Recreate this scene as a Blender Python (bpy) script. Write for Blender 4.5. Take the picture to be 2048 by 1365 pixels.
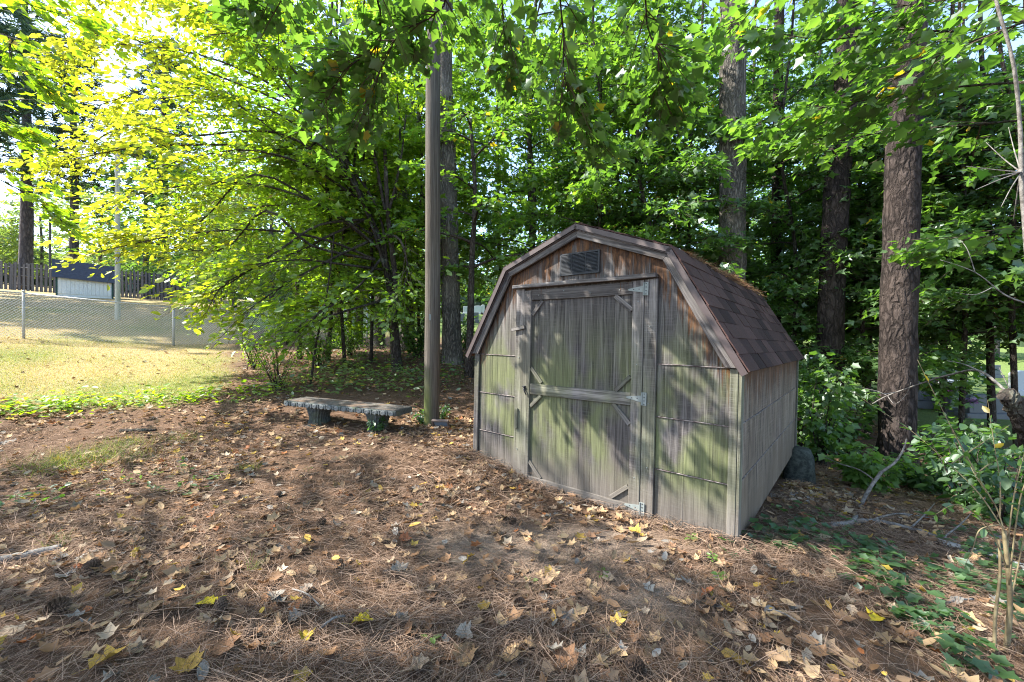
import bpy, bmesh, math, random
import numpy as np
from mathutils import Vector, Matrix
for _o in list(bpy.data.objects):
    bpy.data.objects.remove(_o)
SC = bpy.context.scene
COL = SC.collection
random.seed(7)
RNG = np.random.default_rng(11)

# ------------------------------------------------------------------ camera, sky, sun, exposure
CAM_Z = 1.4
FPX, CU, CV = 819.0, 1024.0, 682.5          # focal length and centre measured in the 2048 px photograph
_c = bpy.data.cameras.new('camera')
_c.sensor_width = 36.0
_c.lens = 36.0 * FPX / 2048.0
_c.clip_start = 0.02
_c.clip_end = 2000.0
cam = bpy.data.objects.new('camera', _c)
COL.objects.link(cam)
cam.location = (0, 0, CAM_Z)
cam.rotation_euler = (math.radians(90), 0, 0)
SC.camera = cam

SUN_EL = math.radians(47.0)
SUN_AZ = math.radians(-87.0)                 # clockwise from +Y: the sun stands to the left
SUN_TO = Vector((math.sin(SUN_AZ) * math.cos(SUN_EL), math.cos(SUN_AZ) * math.cos(SUN_EL), math.sin(SUN_EL)))
W = bpy.data.worlds.new('World')
SC.world = W
W.use_nodes = True
_nt = W.node_tree
_nt.nodes.clear()
_sky = _nt.nodes.new('ShaderNodeTexSky')
_sky.sky_type = 'NISHITA'
_sky.sun_disc = False
_sky.sun_elevation = SUN_EL
_sky.sun_rotation = SUN_AZ
_sky.air_density = 1.0
_sky.dust_density = 1.2
_sky.ozone_density = 1.0
_bg = _nt.nodes.new('ShaderNodeBackground')
_bg.inputs['Strength'].default_value = 0.15
_wo = _nt.nodes.new('ShaderNodeOutputWorld')
_nt.links.new(_sky.outputs[0], _bg.inputs[0])
_nt.links.new(_bg.outputs[0], _wo.inputs[0])

_l = bpy.data.lights.new('sun', 'SUN')
_l.energy = 4.1
_l.angle = math.radians(0.53)
_l.color = (1.0, 0.95, 0.87)
sun = bpy.data.objects.new('sun', _l)
COL.objects.link(sun)
sun.location = SUN_TO * 60
sun.rotation_euler = SUN_TO.to_track_quat('Z', 'Y').to_euler()

SC.view_settings.view_transform = 'Standard'
SC.view_settings.look = 'None'
SC.view_settings.gamma = 1.0
SC.view_settings.use_curve_mapping = False
SC.view_settings.exposure = 2.06
SC.cycles.max_bounces = 7
SC.cycles.diffuse_bounces = 4
SC.cycles.glossy_bounces = 2
SC.cycles.transmission_bounces = 5
SC.cycles.transparent_max_bounces = 4
SC.cycles.use_denoising = True
SC.cycles.denoising_prefilter = 'NONE'
SC.cycles.filter_width = 1.1
SC.cycles.sample_clamp_indirect = 8.0

# ------------------------------------------------------------------ small helpers
def link(o, parent=None):
    COL.objects.link(o)
    if parent is not None:
        o.parent = parent
    return o

def tag(o, label=None, cat=None, group=None, kind=None):
    if label: o['label'] = label
    if cat: o['category'] = cat
    if group: o['group'] = group
    if kind: o['kind'] = kind
    return o

def empty(name, loc=(0, 0, 0), rz=0.0):
    o = bpy.data.objects.new(name, None)
    o.empty_display_size = 0.1
    o.location = loc
    o.rotation_euler = (0, 0, rz)
    return link(o)

def copy_tree(o, parent=None):
    c = o.copy()
    COL.objects.link(c)
    c.parent = parent
    for ch in list(o.children):
        copy_tree(ch, c)
    return c

class MB:
    """collects vertices and faces of ONE part"""
    def __init__(self):
        self.v = []; self.f = []; self.n = 0
    def add(self, v, f):
        v = np.asarray(v, dtype=np.float64).reshape(-1, 3)
        b = self.n
        self.v.append(v)
        self.f.extend([tuple(int(i) + b for i in q) for q in f])
        self.n += len(v)
        return self
    def box(self, x0, x1, y0, y1, z0, z1):
        v = [(x0,y0,z0),(x1,y0,z0),(x1,y1,z0),(x0,y1,z0),(x0,y0,z1),(x1,y0,z1),(x1,y1,z1),(x0,y1,z1)]
        return self.add(v, [(0,3,2,1),(4,5,6,7),(0,1,5,4),(1,2,6,5),(2,3,7,6),(3,0,4,7)])
    def prism(self, pts, y0, y1):
        """polygon in (x, z), pushed from y0 (front) to y1"""
        n = len(pts)
        v = [(p[0], y0, p[1]) for p in pts] + [(p[0], y1, p[1]) for p in pts]
        f = [tuple(range(n)), tuple(range(2*n-1, n-1, -1))]
        for i in range(n):
            j = (i+1) % n
            f.append((i, i+n, j+n, j))
        return self.add(v, f)
    def tube(self, path, rad, sides=8, caps=True, rough=0.0, rng=None):
        path = np.asarray(path, float); n = len(path)
        rad = np.broadcast_to(np.asarray(rad, float), (n,))
        t = np.gradient(path, axis=0)
        t /= np.linalg.norm(t, axis=1, keepdims=True) + 1e-9
        ref = np.array([0.31, 0.95, 0.05]) if abs(t[0][2]) > 0.7 else np.array([0.05, 0.1, 1.0])
        a = np.linspace(0, 2*np.pi, sides, endpoint=False)
        ca, sa = np.cos(a), np.sin(a)
        nrm = ref - t * (t @ ref)[:, None]
        nrm /= np.linalg.norm(nrm, axis=1, keepdims=True) + 1e-9
        bi = np.cross(t, nrm)
        rr = rad[:, None] * np.ones(sides)[None]
        if rough and rng is not None:
            rr = rr * (1 + rough * rng.standard_normal((n, sides)))
        v = path[:, None, :] + rr[..., None] * (nrm[:, None] * ca[None, :, None] + bi[:, None] * sa[None, :, None])
        f = []
        for i in range(n-1):
            for j in range(sides):
                k = (j+1) % sides
                f.append((i*sides+j, i*sides+k, (i+1)*sides+k, (i+1)*sides+j))
        if caps:
            f.append(tuple(range(sides-1, -1, -1)))
            f.append(tuple((n-1)*sides+j for j in range(sides)))
        return self.add(v.reshape(-1, 3), f)
    def mesh(self, name, mat=None, smooth=False, bevel=0.0):
        me = bpy.data.meshes.new(name)
        v = np.concatenate(self.v) if self.v else np.zeros((0, 3))
        me.from_pydata(v.tolist(), [], self.f)
        if bevel:
            bm = bmesh.new(); bm.from_mesh(me)
            bmesh.ops.bevel(bm, geom=list(bm.edges), offset=bevel, segments=1, affect='EDGES', clamp_overlap=True)
            bm.to_mesh(me); bm.free()
        if smooth:
            me.polygons.foreach_set('use_smooth', [True]*len(me.polygons))
        if mat is not None:
            me.materials.append(mat)
        me.update()
        return me
    def build(self, name, mat=None, parent=None, smooth=False, bevel=0.0, loc=None, rot=None):
        o = bpy.data.objects.new(name, self.mesh(name, mat, smooth, bevel))
        if loc is not None: o.location = loc
        if rot is not None: o.rotation_euler = rot
        return link(o, parent)

# leaves: one template repeated many times into one mesh ------------------------------------------------
def _half(pts):
    return pts, [(p[0], -p[1]) + tuple(p[2:]) for p in pts]
def template(kind):
    if kind == 'maple':       # five lobes, folded along the midrib
        h = [(0,0,0),(-.04,.30,.05),(.17,.27,.04),(.46,.50,.08),(.60,.26,.04),(1,0,-.10)]
        v = h + [(p[0], -p[1], p[2]) for p in h[1:5]]
        return np.array(v), [(0,5,4,3,2,1), (0,6,7,8,9,5)]
    if kind == 'tri':         # three lobes, for leaves further off
        v = [(0,0,0),(.36,.5,.07),(.5,.17,.03),(1,0,-.06),(.36,-.5,.07),(.5,-.17,.03)]
        return np.array(v), [(0,3,2,1), (0,4,5,3)]
    if kind == 'oval':
        v = [(0,0,0),(.3,.26,.05),(.72,.2,.03),(1,0,-.06),(.3,-.26,.05),(.72,-.2,.03)]
        return np.array(v), [(0,3,2,1), (0,4,5,3)]
    if kind == 'dia':
        v = [(0,0,0),(.45,.34,.06),(1,0,-.05),(.45,-.34,.06)]
        return np.array(v), [(0,2,1), (0,3,2)]
    if kind == 'blade':
        return np.array([(0,.5,0),(0,-.5,0),(1,0,0)]), [(0,1,2)]
    if kind == 'needle':      # a bent ribbon
        v = [(-.5,-.5,0),(-.5,.5,0),(0,-.5,.04),(0,.5,.04),(.5,-.5,0),(.5,.5,0)]
        return np.array(v), [(0,2,3,1), (2,4,5,3)]
    if kind == 'curl':        # dry lobed leaf, edges curled up
        h = [(0,0,.05),(.02,.30,.20),(.24,.25,.08),(.48,.46,.30),(.60,.24,.08),(1,0,.22)]
        v = h + [(p[0], -p[1], p[2]*.7) for p in h[1:5]] + [(.42,0,-.02)]
        return np.array(v), [(0,10,2,1),(10,4,3,2),(10,5,4),(0,6,7,10),(10,7,8,9),(10,9,5)]
    if kind == 'curl_oval':
        v = [(0,0,.04),(.3,.24,.13),(.72,.19,.12),(1,0,.1),(.3,-.22,.08),(.72,-.2,.1),(.5,0,0)]
        return np.array(v), [(0,6,1),(6,2,1),(6,3,2),(0,4,6),(4,5,6),(5,3,6)]

def norm(a):
    return a / (np.linalg.norm(a, axis=-1, keepdims=True) + 1e-9)

def leaf_mesh(name, kind, P, D, N, S, C, mat, width=None):
    """P positions, D direction of the midrib, N upward normal, S length, C colour of every leaf"""
    T, F = template(kind)
    n = len(P)
    D = norm(D)
    N = norm(N - D * np.sum(N*D, axis=1, keepdims=True))
    B = np.cross(N, D)
    S = np.asarray(S)[:, None]
    Wd = S if width is None else np.asarray(width)[:, None]
    V = P[:, None] + (S*T[None, :, 0])[..., None]*D[:, None] + (Wd*T[None, :, 1])[..., None]*B[:, None] + (S*T[None, :, 2])[..., None]*N[:, None]
    k = len(T)
    me = bpy.data.meshes.new(name)
    me.vertices.add(n*k)
    me.vertices.foreach_set('co', V.astype(np.float32).ravel())
    lens = np.array([len(f) for f in F]); idx = np.concatenate([np.array(f) for f in F])
    tot = int(lens.sum())
    L = (idx[None, :] + (np.arange(n)*k)[:, None]).astype(np.int32).ravel()
    me.loops.add(n*tot)
    me.loops.foreach_set('vertex_index', L)
    st = np.concatenate([[0], np.cumsum(lens)[:-1]])
    me.polygons.add(n*len(F))
    me.polygons.foreach_set('loop_start', (st[None, :] + (np.arange(n)*tot)[:, None]).astype(np.int32).ravel())
    at = me.attributes.new('tint', 'FLOAT_COLOR', 'FACE')
    c4 = np.ones((n, len(F), 4), np.float32); c4[..., :3] = C[:, None]
    at.data.foreach_set('color', c4.ravel())
    me.materials.append(mat)
    me.update(calc_edges=True)
    return me

# ------------------------------------------------------------------ terrain
_CP = np.array([
 (1.53,2.81,0),(.96,3.30,.005),(.165,3.968,.03),(-.387,4.434,.158),(0,0,0),(0,1.7,0),(-3,2.5,.02),(3,2.5,-.10),
 (3.75,5.4,-.42),(2.6,4.1,-.13),(6.1,6.5,-.6),(2.1,1.6,-.05),(4,3.2,-.22),(-4.35,3.48,.05),(-6.2,4.97,.2),(-7.35,5.88,.42),(-9.8,7.8,.85),
 (-13,10.9,1.47),(-10.66,12.9,1.25),(-7.5,8.5,.70),(-4.55,6.5,.46),(-2.61,5.5,.27),(-1.71,5.3,.24),(-1.1,5.6,.25),
 (-1.34,9.2,.92),(-2.4,8.4,.79),(-3.97,7,.56),(-33.7,27,4.8),(-19,27,3.8),(-15.4,16,2.23),(-2.3,25,2.5),(-2,40,3.9),
 (18,25,.1),(11.7,10.2,-.5),(14,12,-.5),(8,3,-.55),(30,40,1.2),(-60,70,9),(0,90,6),(70,90,2),(-10,-8,.3),(10,-8,-.5),(45,10,-1),
 (-30,8,3.2),(-25,-5,2.3),(-70,20,8),(3,9.5,.1),(6,12,.0),(2,14,.7),(-200,200,18),(200,200,8),(0,250,12),(-200,-60,8),(200,-60,0),(-8,16.5,1.5),(-5,12,1.1)])
def _phi(r2):
    return 0.5*r2*np.log(r2 + 1e-9)
def _fit():
    n = len(_CP); A = np.zeros((n+3, n+3))
    d = _CP[:, None, :2] - _CP[None, :, :2]
    A[:n, :n] = _phi((d**2).sum(-1)) + np.eye(n)*0.02
    A[:n, n] = 1; A[:n, n+1:] = _CP[:, :2]
    A[n, :n] = 1; A[n+1:, :n] = _CP[:, :2].T
    b = np.zeros(n+3); b[:n] = _CP[:, 2]
    return np.linalg.solve(A, b)
_TW = _fit()
def hz(x, y):
    x = np.asarray(x, float); y = np.asarray(y, float)
    sh = x.shape; p = np.stack([x.ravel(), y.ravel()], 1)
    out = np.empty(len(p))
    for i in range(0, len(p), 40000):
        q = p[i:i+40000]
        d2 = ((q[:, None] - _CP[None, :, :2])**2).sum(-1)
        out[i:i+40000] = _phi(d2) @ _TW[:-3] + _TW[-3] + q @ _TW[-2:]
    r = np.hypot(p[:, 0], p[:, 1])
    near = np.clip(1 - r/14, 0, 1)
    out += near*(0.012*np.sin(p[:,0]*2.3+1)*np.sin(p[:,1]*1.9) + 0.008*np.sin(p[:,0]*5.1+p[:,1]*3.7))
    return out.reshape(sh)
def h1(x, y):
    return float(hz(np.array([x]), np.array([y]))[0])
def at(u, v, Y):
    """the point at depth Y that the photograph shows at pixel (u, v)"""
    return Vector(((u-CU)/FPX*Y, Y, CAM_Z + (CV-v)/FPX*Y))
def ground(u, v, lift=0.0):
    """where the sight line through (u, v) meets the ground"""
    ys = np.geomspace(1.2, 90, 700)
    x = (u-CU)/FPX*ys; z = CAM_Z + (CV-v)/FPX*ys
    g = hz(x, ys)
    i = int(np.argmax(z <= g)) if np.any(z <= g) else len(ys)-1
    return Vector((x[i], ys[i], g[i] + lift))
def onground(u, Y, lift=0.0):
    x = (u-CU)/FPX*Y
    return Vector((x, Y, h1(x, Y) + lift))

# ------------------------------------------------------------------ materials
class NT:
    """short-hand for building a node tree"""
    def __init__(self, name):
        self.m = bpy.data.materials.new(name)
        self.m.use_nodes = True
        self.t = self.m.node_tree
        self.t.nodes.clear()
        self.out = self.t.nodes.new('ShaderNodeOutputMaterial')
    def n(self, kind, **kw):
        nd = self.t.nodes.new(kind)
        for k, v in kw.items():
            setattr(nd, k, v)
        return nd
    def put(self, sock, val):
        if hasattr(val, 'links') or isinstance(val, bpy.types.NodeSocket):
            self.t.links.new(val, sock)
        else:
            if isinstance(val, (tuple, list)) and len(val) == 3 and len(sock.default_value) == 4:
                val = tuple(val) + (1,)
            sock.default_value = val
    def math(self, op, a, b=0.0, c=None, clamp=False):
        nd = self.n('ShaderNodeMath', operation=op, use_clamp=clamp)
        self.put(nd.inputs[0], a); self.put(nd.inputs[1], b)
        if c is not None: self.put(nd.inputs[2], c)
        return nd.outputs[0]
    def mix(self, f, a, b, mode='MIX'):
        nd = self.n('ShaderNodeMix', data_type='RGBA', blend_type=mode)
        self.put(nd.inputs[0], f); self.put(nd.inputs[6], a); self.put(nd.inputs[7], b)
        return nd.outputs[2]
    def noise(self, vec, scale, detail=4, rough=.55, dist=0.0):
        nd = self.n('ShaderNodeTexNoise')
        if vec is not None: self.put(nd.inputs['Vector'], vec)
        nd.inputs['Scale'].default_value = scale
        nd.inputs['Detail'].default_value = detail
        nd.inputs['Roughness'].default_value = rough
        nd.inputs['Distortion'].default_value = dist
        return nd.outputs['Fac']
    def vor(self, vec, scale, feature='F1', out='Distance'):
        nd = self.n('ShaderNodeTexVoronoi', feature=feature)
        if vec is not None: self.put(nd.inputs['Vector'], vec)
        nd.inputs['Scale'].default_value = scale
        return nd.outputs[out]
    def ramp(self, f, stops):
        nd = self.n('ShaderNodeValToRGB')
        el = nd.color_ramp.elements
        while len(el) < len(stops): el.new(0.5)
        for e, (p, c) in zip(el, stops):
            e.position = p
            e.color = (c, c, c, 1) if not isinstance(c, (tuple, list)) else tuple(c) + (1,)
        self.put(nd.inputs[0], f)
        return nd.outputs[0]
    def step(self, x, lo, hi):
        nd = self.n('ShaderNodeMapRange', interpolation_type='SMOOTHSTEP')
        self.put(nd.inputs[0], x)
        nd.inputs[1].default_value = lo; nd.inputs[2].default_value = hi
        return nd.outputs[0]
    def scale(self, vec, s):
        nd = self.n('ShaderNodeVectorMath', operation='MULTIPLY')
        self.put(nd.inputs[0], vec); nd.inputs[1].default_value = s
        return nd.outputs[0]
    def addv(self, a, b):
        nd = self.n('ShaderNodeVectorMath', operation='ADD')
        self.put(nd.inputs[0], a); self.put(nd.inputs[1], b)
        return nd.outputs[0]
    def obj(self):
        return self.n('ShaderNodeTexCoord').outputs['Object']
    def rnd(self):
        return self.n('ShaderNodeObjectInfo').outputs['Random']
    def sep(self, v):
        nd = self.n('ShaderNodeSeparateXYZ'); self.put(nd.inputs[0], v)
        return nd.outputs
    def attr(self, name):
        return self.n('ShaderNodeAttribute', attribute_name=name).outputs['Color']
    def bump(self, h, strength=.4, dist=.01):
        nd = self.n('ShaderNodeBump')
        nd.inputs['Strength'].default_value = strength
        nd.inputs['Distance'].default_value = dist
        self.put(nd.inputs['Height'], h)
        return nd.outputs[0]
    def pbr(self, col, rough=.8, normal=None, metal=0.0, spec=.3):
        b = self.n('ShaderNodeBsdfPrincipled')
        self.put(b.inputs['Base Color'], col)
        self.put(b.inputs['Roughness'], rough)
        b.inputs['Metallic'].default_value = metal
        b.inputs['Specular IOR Level'].default_value = spec
        if normal is not None: self.put(b.inputs['Normal'], normal)
        self.t.links.new(b.outputs[0], self.out.inputs[0])
        return self.m

def leaf_material(name, trans=(1.5, 1.35, .5), share=.5, gloss=.05, rough=.45):
    k = NT(name)
    c = k.attr('tint')
    dif = k.n('ShaderNodeBsdfDiffuse'); k.put(dif.inputs[0], c)
    tr = k.n('ShaderNodeBsdfTranslucent'); k.put(tr.inputs[0], k.mix(1.0, c, trans, 'MULTIPLY'))
    ms = k.n('ShaderNodeMixShader'); ms.inputs[0].default_value = share
    k.t.links.new(dif.outputs[0], ms.inputs[1]); k.t.links.new(tr.outputs[0], ms.inputs[2])
    gl = k.n('ShaderNodeBsdfGlossy'); gl.inputs['Roughness'].default_value = rough
    k.put(gl.inputs[0], (.9, .95, 1.0))
    m2 = k.n('ShaderNodeMixShader'); m2.inputs[0].default_value = gloss
    k.t.links.new(ms.outputs[0], m2.inputs[1]); k.t.links.new(gl.outputs[0], m2.inputs[2])
    k.t.links.new(m2.outputs[0], k.out.inputs[0])
    return k.m
M = {}
M['leaf'] = leaf_material('green_leaf', (1.75, 1.8, .62), .58, .06, .5)
M['needle'] = leaf_material('pine_needle_green', (1.2, 1.2, .6), .25, .03)
M['litter'] = leaf_material('dry_leaf', (1.2, 1.0, .7), .12, .008, .6)
M['grass'] = leaf_material('grass_blade', (1.3, 1.3, .5), .35, .02)

def dry_leaf(name, col, vein):
    k = NT(name)
    o = k.obj()
    n = k.noise(o, 30, 3)
    c = k.mix(k.ramp(n, [(.35, 0), (.7, 1)]), col, vein)
    c = k.mix(k.math('MULTIPLY', k.rnd(), .6), c, (.10, .06, .035))
    return k.pbr(c, .85, k.bump(n, .5, .004), spec=.08)
M['leaf_tan'] = dry_leaf('leaf_tan', (.42, .29, .16), (.30, .19, .10))
M['leaf_brown'] = dry_leaf('leaf_brown', (.24, .135, .075), (.15, .08, .045))
M['leaf_pale'] = dry_leaf('leaf_pale', (.42, .33, .23), (.30, .22, .15))
M['leaf_yellow'] = dry_leaf('leaf_yellow', (.62, .46, .03), (.50, .40, .05))
M['leaf_ochre'] = dry_leaf('leaf_ochre', (.52, .33, .06), (.36, .22, .06))
M['leaf_grey'] = dry_leaf('leaf_grey', (.25, .225, .19), (.17, .15, .125))
M['leaf_rust'] = dry_leaf('leaf_rust', (.34, .12, .05), (.24, .09, .05))

def ground_material():
    k = NT('soil')
    o = k.obj()
    base = k.attr('gcol')
    n1 = k.noise(o, 2.2, 5, .6)
    n2 = k.noise(o, 28, 4, .7)
    n3 = k.noise(k.scale(o, (1, 1, 1)), 130, 2, .6)
    c = k.mix(k.ramp(n1, [(.3, 0), (.7, .55)]), base, k.mix(1.0, base, (1.45, 1.4, 1.25), 'MULTIPLY'))
    c = k.mix(k.ramp(n2, [(.35, .65), (.6, 0)]), c, k.mix(1.0, c, (.45, .42, .40), 'MULTIPLY'))
    c = k.mix(k.ramp(n3, [(.5, 0), (.75, .5)]), c, k.mix(1.0, c, (1.6, 1.55, 1.4), 'MULTIPLY'))
    return k.pbr(c, .95, k.bump(k.math('ADD', n2, k.math('MULTIPLY', n3, .5)), .7, .03), spec=.15)
M['soil'] = ground_material()

def bark(name, dark, light, zs=1.0, sc=9.0, patch=None, lich=None):
    k = NT(name)
    o = k.obj()
    dn = k.n('ShaderNodeTexNoise'); k.put(dn.inputs['Vector'], k.scale(o, (1, 1, .5))); dn.inputs['Scale'].default_value = 9; dn.inputs['Detail'].default_value = 4
    v = k.addv(k.scale(o, (1, 1, .30*zs)), k.scale(dn.outputs['Color'], (.16, .16, .10)))
    ns = k.noise(k.scale(o, (3, 3, .7*zs)), 6, 5, .65)
    plate = k.vor(k.addv(v, k.scale(k.addv(ns, (0, 0, 0)), (.06, .06, .02))), sc, 'DISTANCE_TO_EDGE')
    pl = k.ramp(plate, [(.0, 0), (.30, 1)])
    fine = k.noise(k.scale(o, (9, 9, 1.3*zs)), 7, 4, .7)
    c = k.mix(pl, dark, light)
    c = k.mix(k.ramp(fine, [(.3, .75), (.65, 0)]), c, dark)
    c = k.mix(k.math('MULTIPLY', k.ramp(k.noise(o, 1.3, 3), [(.45, 0), (.7, 1)]), .5), c, patch or light)
    if lich:
        c = k.mix(k.ramp(k.noise(o, 5, 4, .7), [(.55, 0), (.68, .7)]), c, lich)
    h = k.math('ADD', pl, k.math('MULTIPLY', fine, .6))
    return k.pbr(c, .92, k.bump(h, .9, .03), spec=.12)
M['bark_pine'] = bark('bark_reddish_pine', (.016, .013, .012), (.080, .063, .056), 1.0, 12, (.105, .080, .068))
M['bark_grey'] = bark('bark_grey_furrowed', (.050, .046, .041), (.24, .215, .18), .5, 17, (.28, .25, .21))
M['bark_dark'] = bark('bark_dark_smooth', (.035, .028, .024), (.095, .078, .066), .6, 22, (.12, .10, .08), (.16, .17, .13))
M['bark_far'] = bark('bark_far_pine', (.05, .045, .05), (.16, .14, .14), 1.0, 6)
M['twig'] = NT('twig'); M['twig'] = M['twig'].pbr((.085, .065, .05), .9, spec=.1)
k = NT('grey_deadwood')
_o = k.obj(); _n = k.noise(_o, 30, 4, .7)
M['deadwood'] = k.pbr(k.mix(k.ramp(_n, [(.35, 0), (.65, 1)]), (.085, .075, .068), (.25, .235, .215)), .9, k.bump(_n, .6, .01), spec=.1)
k = NT('lichen_log')
_o = k.obj(); _n = k.noise(_o, 24, 5, .75)
M['lichen'] = k.pbr(k.mix(k.ramp(_n, [(.46, 0), (.56, 1)]), (.045, .037, .032), (.30, .31, .30)), .95, k.bump(_n, .8, .015), spec=.1)
k = NT('green_stem')
_o = k.obj(); _n = k.noise(_o, 18, 3)
M['stem'] = k.pbr(k.mix(k.ramp(_n, [(.4, 0), (.6, 1)]), (.12, .09, .05), (.22, .18, .10)), .8, spec=.2)

def pole_material(name, dark, light, moss=None, rot_moss=None):
    k = NT(name)
    o = k.obj(); s = k.sep(o)
    g = k.noise(k.scale(o, (26, 26, .55)), 3.0, 6, .7)
    cr = k.noise(k.scale(o, (60, 60, .5)), 2.0, 3, .6)
    c = k.mix(k.ramp(g, [(.3, 0), (.7, 1)]), dark, light)
    c = k.mix(k.ramp(cr, [(.33, .9), (.42, 0)]), c, (.02, .017, .015))
    if moss:
        zz = k.step(k.math('ADD', s[2], k.math('MULTIPLY', k.noise(o, 4, 3), .7)), 1.35, .55)
        xx = k.step(s[0], .06, -.06)
        c = k.mix(k.math('MULTIPLY', k.math('MULTIPLY', zz, xx), .75), c, moss)
    return k.pbr(c, .9, k.bump(k.math('ADD', g, cr), .6, .012), spec=.12)
M['pole'] = pole_material('weathered_pole', (.045, .038, .032), (.165, .145, .12), (.12, .14, .035))
M['pole_pale'] = pole_material('pale_pole', (.34, .32, .24), (.56, .54, .42))

# weathered siding of the barn: grey grain, algae, brown unweathered wood near the rake, earth splash at the foot
XC = -1.285
def barn_wood(name, root, grain='v', algae=1.0, brown=1.0, light=1.0, splash=1.0, tint=(1.0, 1.0, 1.0)):
    k = NT(name)
    tc = k.n('ShaderNodeTexCoord'); tc.object = root
    sh = tc.outputs['Object']                     # the barn's own coordinates
    o = k.obj()                                   # the board's own coordinates
    s = k.sep(sh)
    off = k.n('ShaderNodeCombineXYZ')
    r = k.rnd()
    k.put(off.inputs[0], k.math('MULTIPLY', r, 17.0)); k.put(off.inputs[1], k.math('MULTIPLY', r, 9.0)); k.put(off.inputs[2], k.math('MULTIPLY', r, 23.0))
    ov = k.addv(o, off.outputs[0])
    sc = {'v': (30, 30, 1.1), 'h': (1.1, 30, 30)}[grain]
    sc2 = {'v': (85, 85, 2.4), 'h': (2.4, 85, 85)}[grain]
    g = k.noise(k.scale(ov, sc), 1.0, 6, .68, 1.2)
    g2 = k.noise(k.scale(ov, sc2), 1.0, 4, .7, .4)
    saw = k.noise(k.scale(ov, (2.0, 2.0, 120) if grain == 'v' else (6, 6, 6)), 1.0, 2, .5)
    L = light
    c = k.mix(k.ramp(g, [(.36, 0), (.5, .45), (.64, 1)]), (.042*L, .037*L, .039*L), (.315*L, .288*L, .272*L))
    c = k.mix(k.ramp(g2, [(.3, .55), (.55, 0)]), c, (.055, .046, .042))
    c = k.mix(k.ramp(saw, [(.35, .28), (.55, 0), (.72, .22)]), c, (.27*L, .26*L, .25*L))
    crk = k.noise(k.scale(ov, (170, 170, 1.6) if grain == 'v' else (1.6, 170, 170)), 1.0, 2, .5, .3)
    c = k.mix(k.ramp(crk, [(.30, .85), (.36, 0)]), c, (.022, .019, .018))
    blot = k.noise(k.scale(sh, (1.3, 1.3, .55)), 2.3, 4, .6)
    # algae
    a = k.math('MULTIPLY', k.ramp(k.noise(k.scale(k.addv(sh, (3.1, 0, .7)), (1.5, 1.5, .8)), 1.9, 4, .55, .3), [(.40, 0), (.54, 1)]),
               k.math('MULTIPLY', k.step(s[2], 1.75, 1.0), k.step(s[2], .02, .4)))
    a = k.math('MULTIPLY', a, k.ramp(g, [(.3, .45), (.6, 1)]))
    c = k.mix(k.math('MULTIPLY', a, .8*algae), c, k.mix(k.ramp(g2, [(.3, 0), (.7, 1)]), (.10, .125, .040), (.23, .255, .105)))
    # brown wood that the weather did not bleach yet
    dx = k.math('ABSOLUTE', k.math('SUBTRACT', s[0], XC))
    roofz = k.math('MINIMUM', k.math('SUBTRACT', 2.33, k.math('MULTIPLY', dx, .383)), k.math('SUBTRACT', 3.42, k.math('MULTIPLY', dx, 1.702)))
    d = k.math('SUBTRACT', roofz, s[2])
    st = k.noise(k.scale(sh, (26, 26, 1.2)), 1.0, 5, .75, .8)
    b = k.step(k.math('SUBTRACT', d, k.math('MULTIPLY', k.math('SUBTRACT', st, .42), 1.4)), .21, .02)
    c = k.mix(k.math('MULTIPLY', b, .9*brown), c, k.mix(k.ramp(k.noise(k.scale(sh, (40, 40, 7)), 1.0, 4, .7), [(.42, 0), (.66, 1)]), (.050, .029, .020), (.21, .092, .032)))
    # purple-brown streaks
    c = k.mix(k.math('MULTIPLY', k.ramp(blot, [(.5, 0), (.66, 1)]), .5), c, k.mix(g, (.040, .032, .030), (.15, .132, .122)))
    # earth splash
    e = k.math('MULTIPLY', k.step(k.math('SUBTRACT', s[2], k.math('MULTIPLY', blot, .45)), .22, -.12), .55*splash)
    c = k.mix(e, c, (.19, .165, .135))
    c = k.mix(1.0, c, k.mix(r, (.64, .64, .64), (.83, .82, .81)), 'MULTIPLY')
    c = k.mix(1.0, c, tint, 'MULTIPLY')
    h = k.math('ADD', k.math('ADD', g, k.math('MULTIPLY', g2, .6)), k.math('MULTIPLY', saw, .25))
    return k.pbr(c, .88, k.bump(h, .55, .008), spec=.15)

k = NT('roof_shingle')
_o = k.obj(); _n = k.noise(_o, 260, 2, .7); _m = k.noise(_o, 5, 4, .6)
_c1 = k.mix(k.rnd(), (.026, .015, .014), (.088, .053, .046))
_c2 = k.mix(k.ramp(_n, [(.35, 0), (.7, 1)]), k.mix(1.0, _c1, (.55, .55, .6), 'MULTIPLY'), k.mix(1.0, _c1, (1.5, 1.4, 1.35), 'MULTIPLY'))
_c3 = k.mix(k.math('MULTIPLY', k.ramp(_m, [(.5, 0), (.7, 1)]), .5), _c2, (.035, .036, .042))
M['shingle'] = k.pbr(_c3, .93, k.bump(_n, .4, .003), spec=.2)
k = NT('brown_drip_edge')
_n = k.noise(k.obj(), 12, 4)
M['drip'] = k.pbr(k.mix(_n, (.045, .032, .030), (.085, .062, .06)), .5, spec=.4)
k = NT('galvanised_steel')
_n = k.noise(k.obj(), 40, 4)
M['steel'] = k.pbr(k.mix(_n, (.15, .17, .162), (.26, .285, .27)), .7, metal=.2, spec=.5)
k = NT('black_iron')
M['iron'] = k.pbr((.022, .022, .024), .45, metal=.3, spec=.5)
k = NT('vent_metal')
_n = k.noise(k.obj(), 9, 4)
M['vent'] = k.pbr(k.mix(_n, (.014, .016, .020), (.026, .030, .036)), .6, spec=.3)
k = NT('rusty_flashing')
_n = k.noise(k.obj(), 22, 4, .7)
M['flash'] = k.pbr(k.mix(k.ramp(_n, [(.4, 0), (.62, 1)]), (.075, .055, .055), (.24, .21, .20)), .6, metal=.2)
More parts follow.
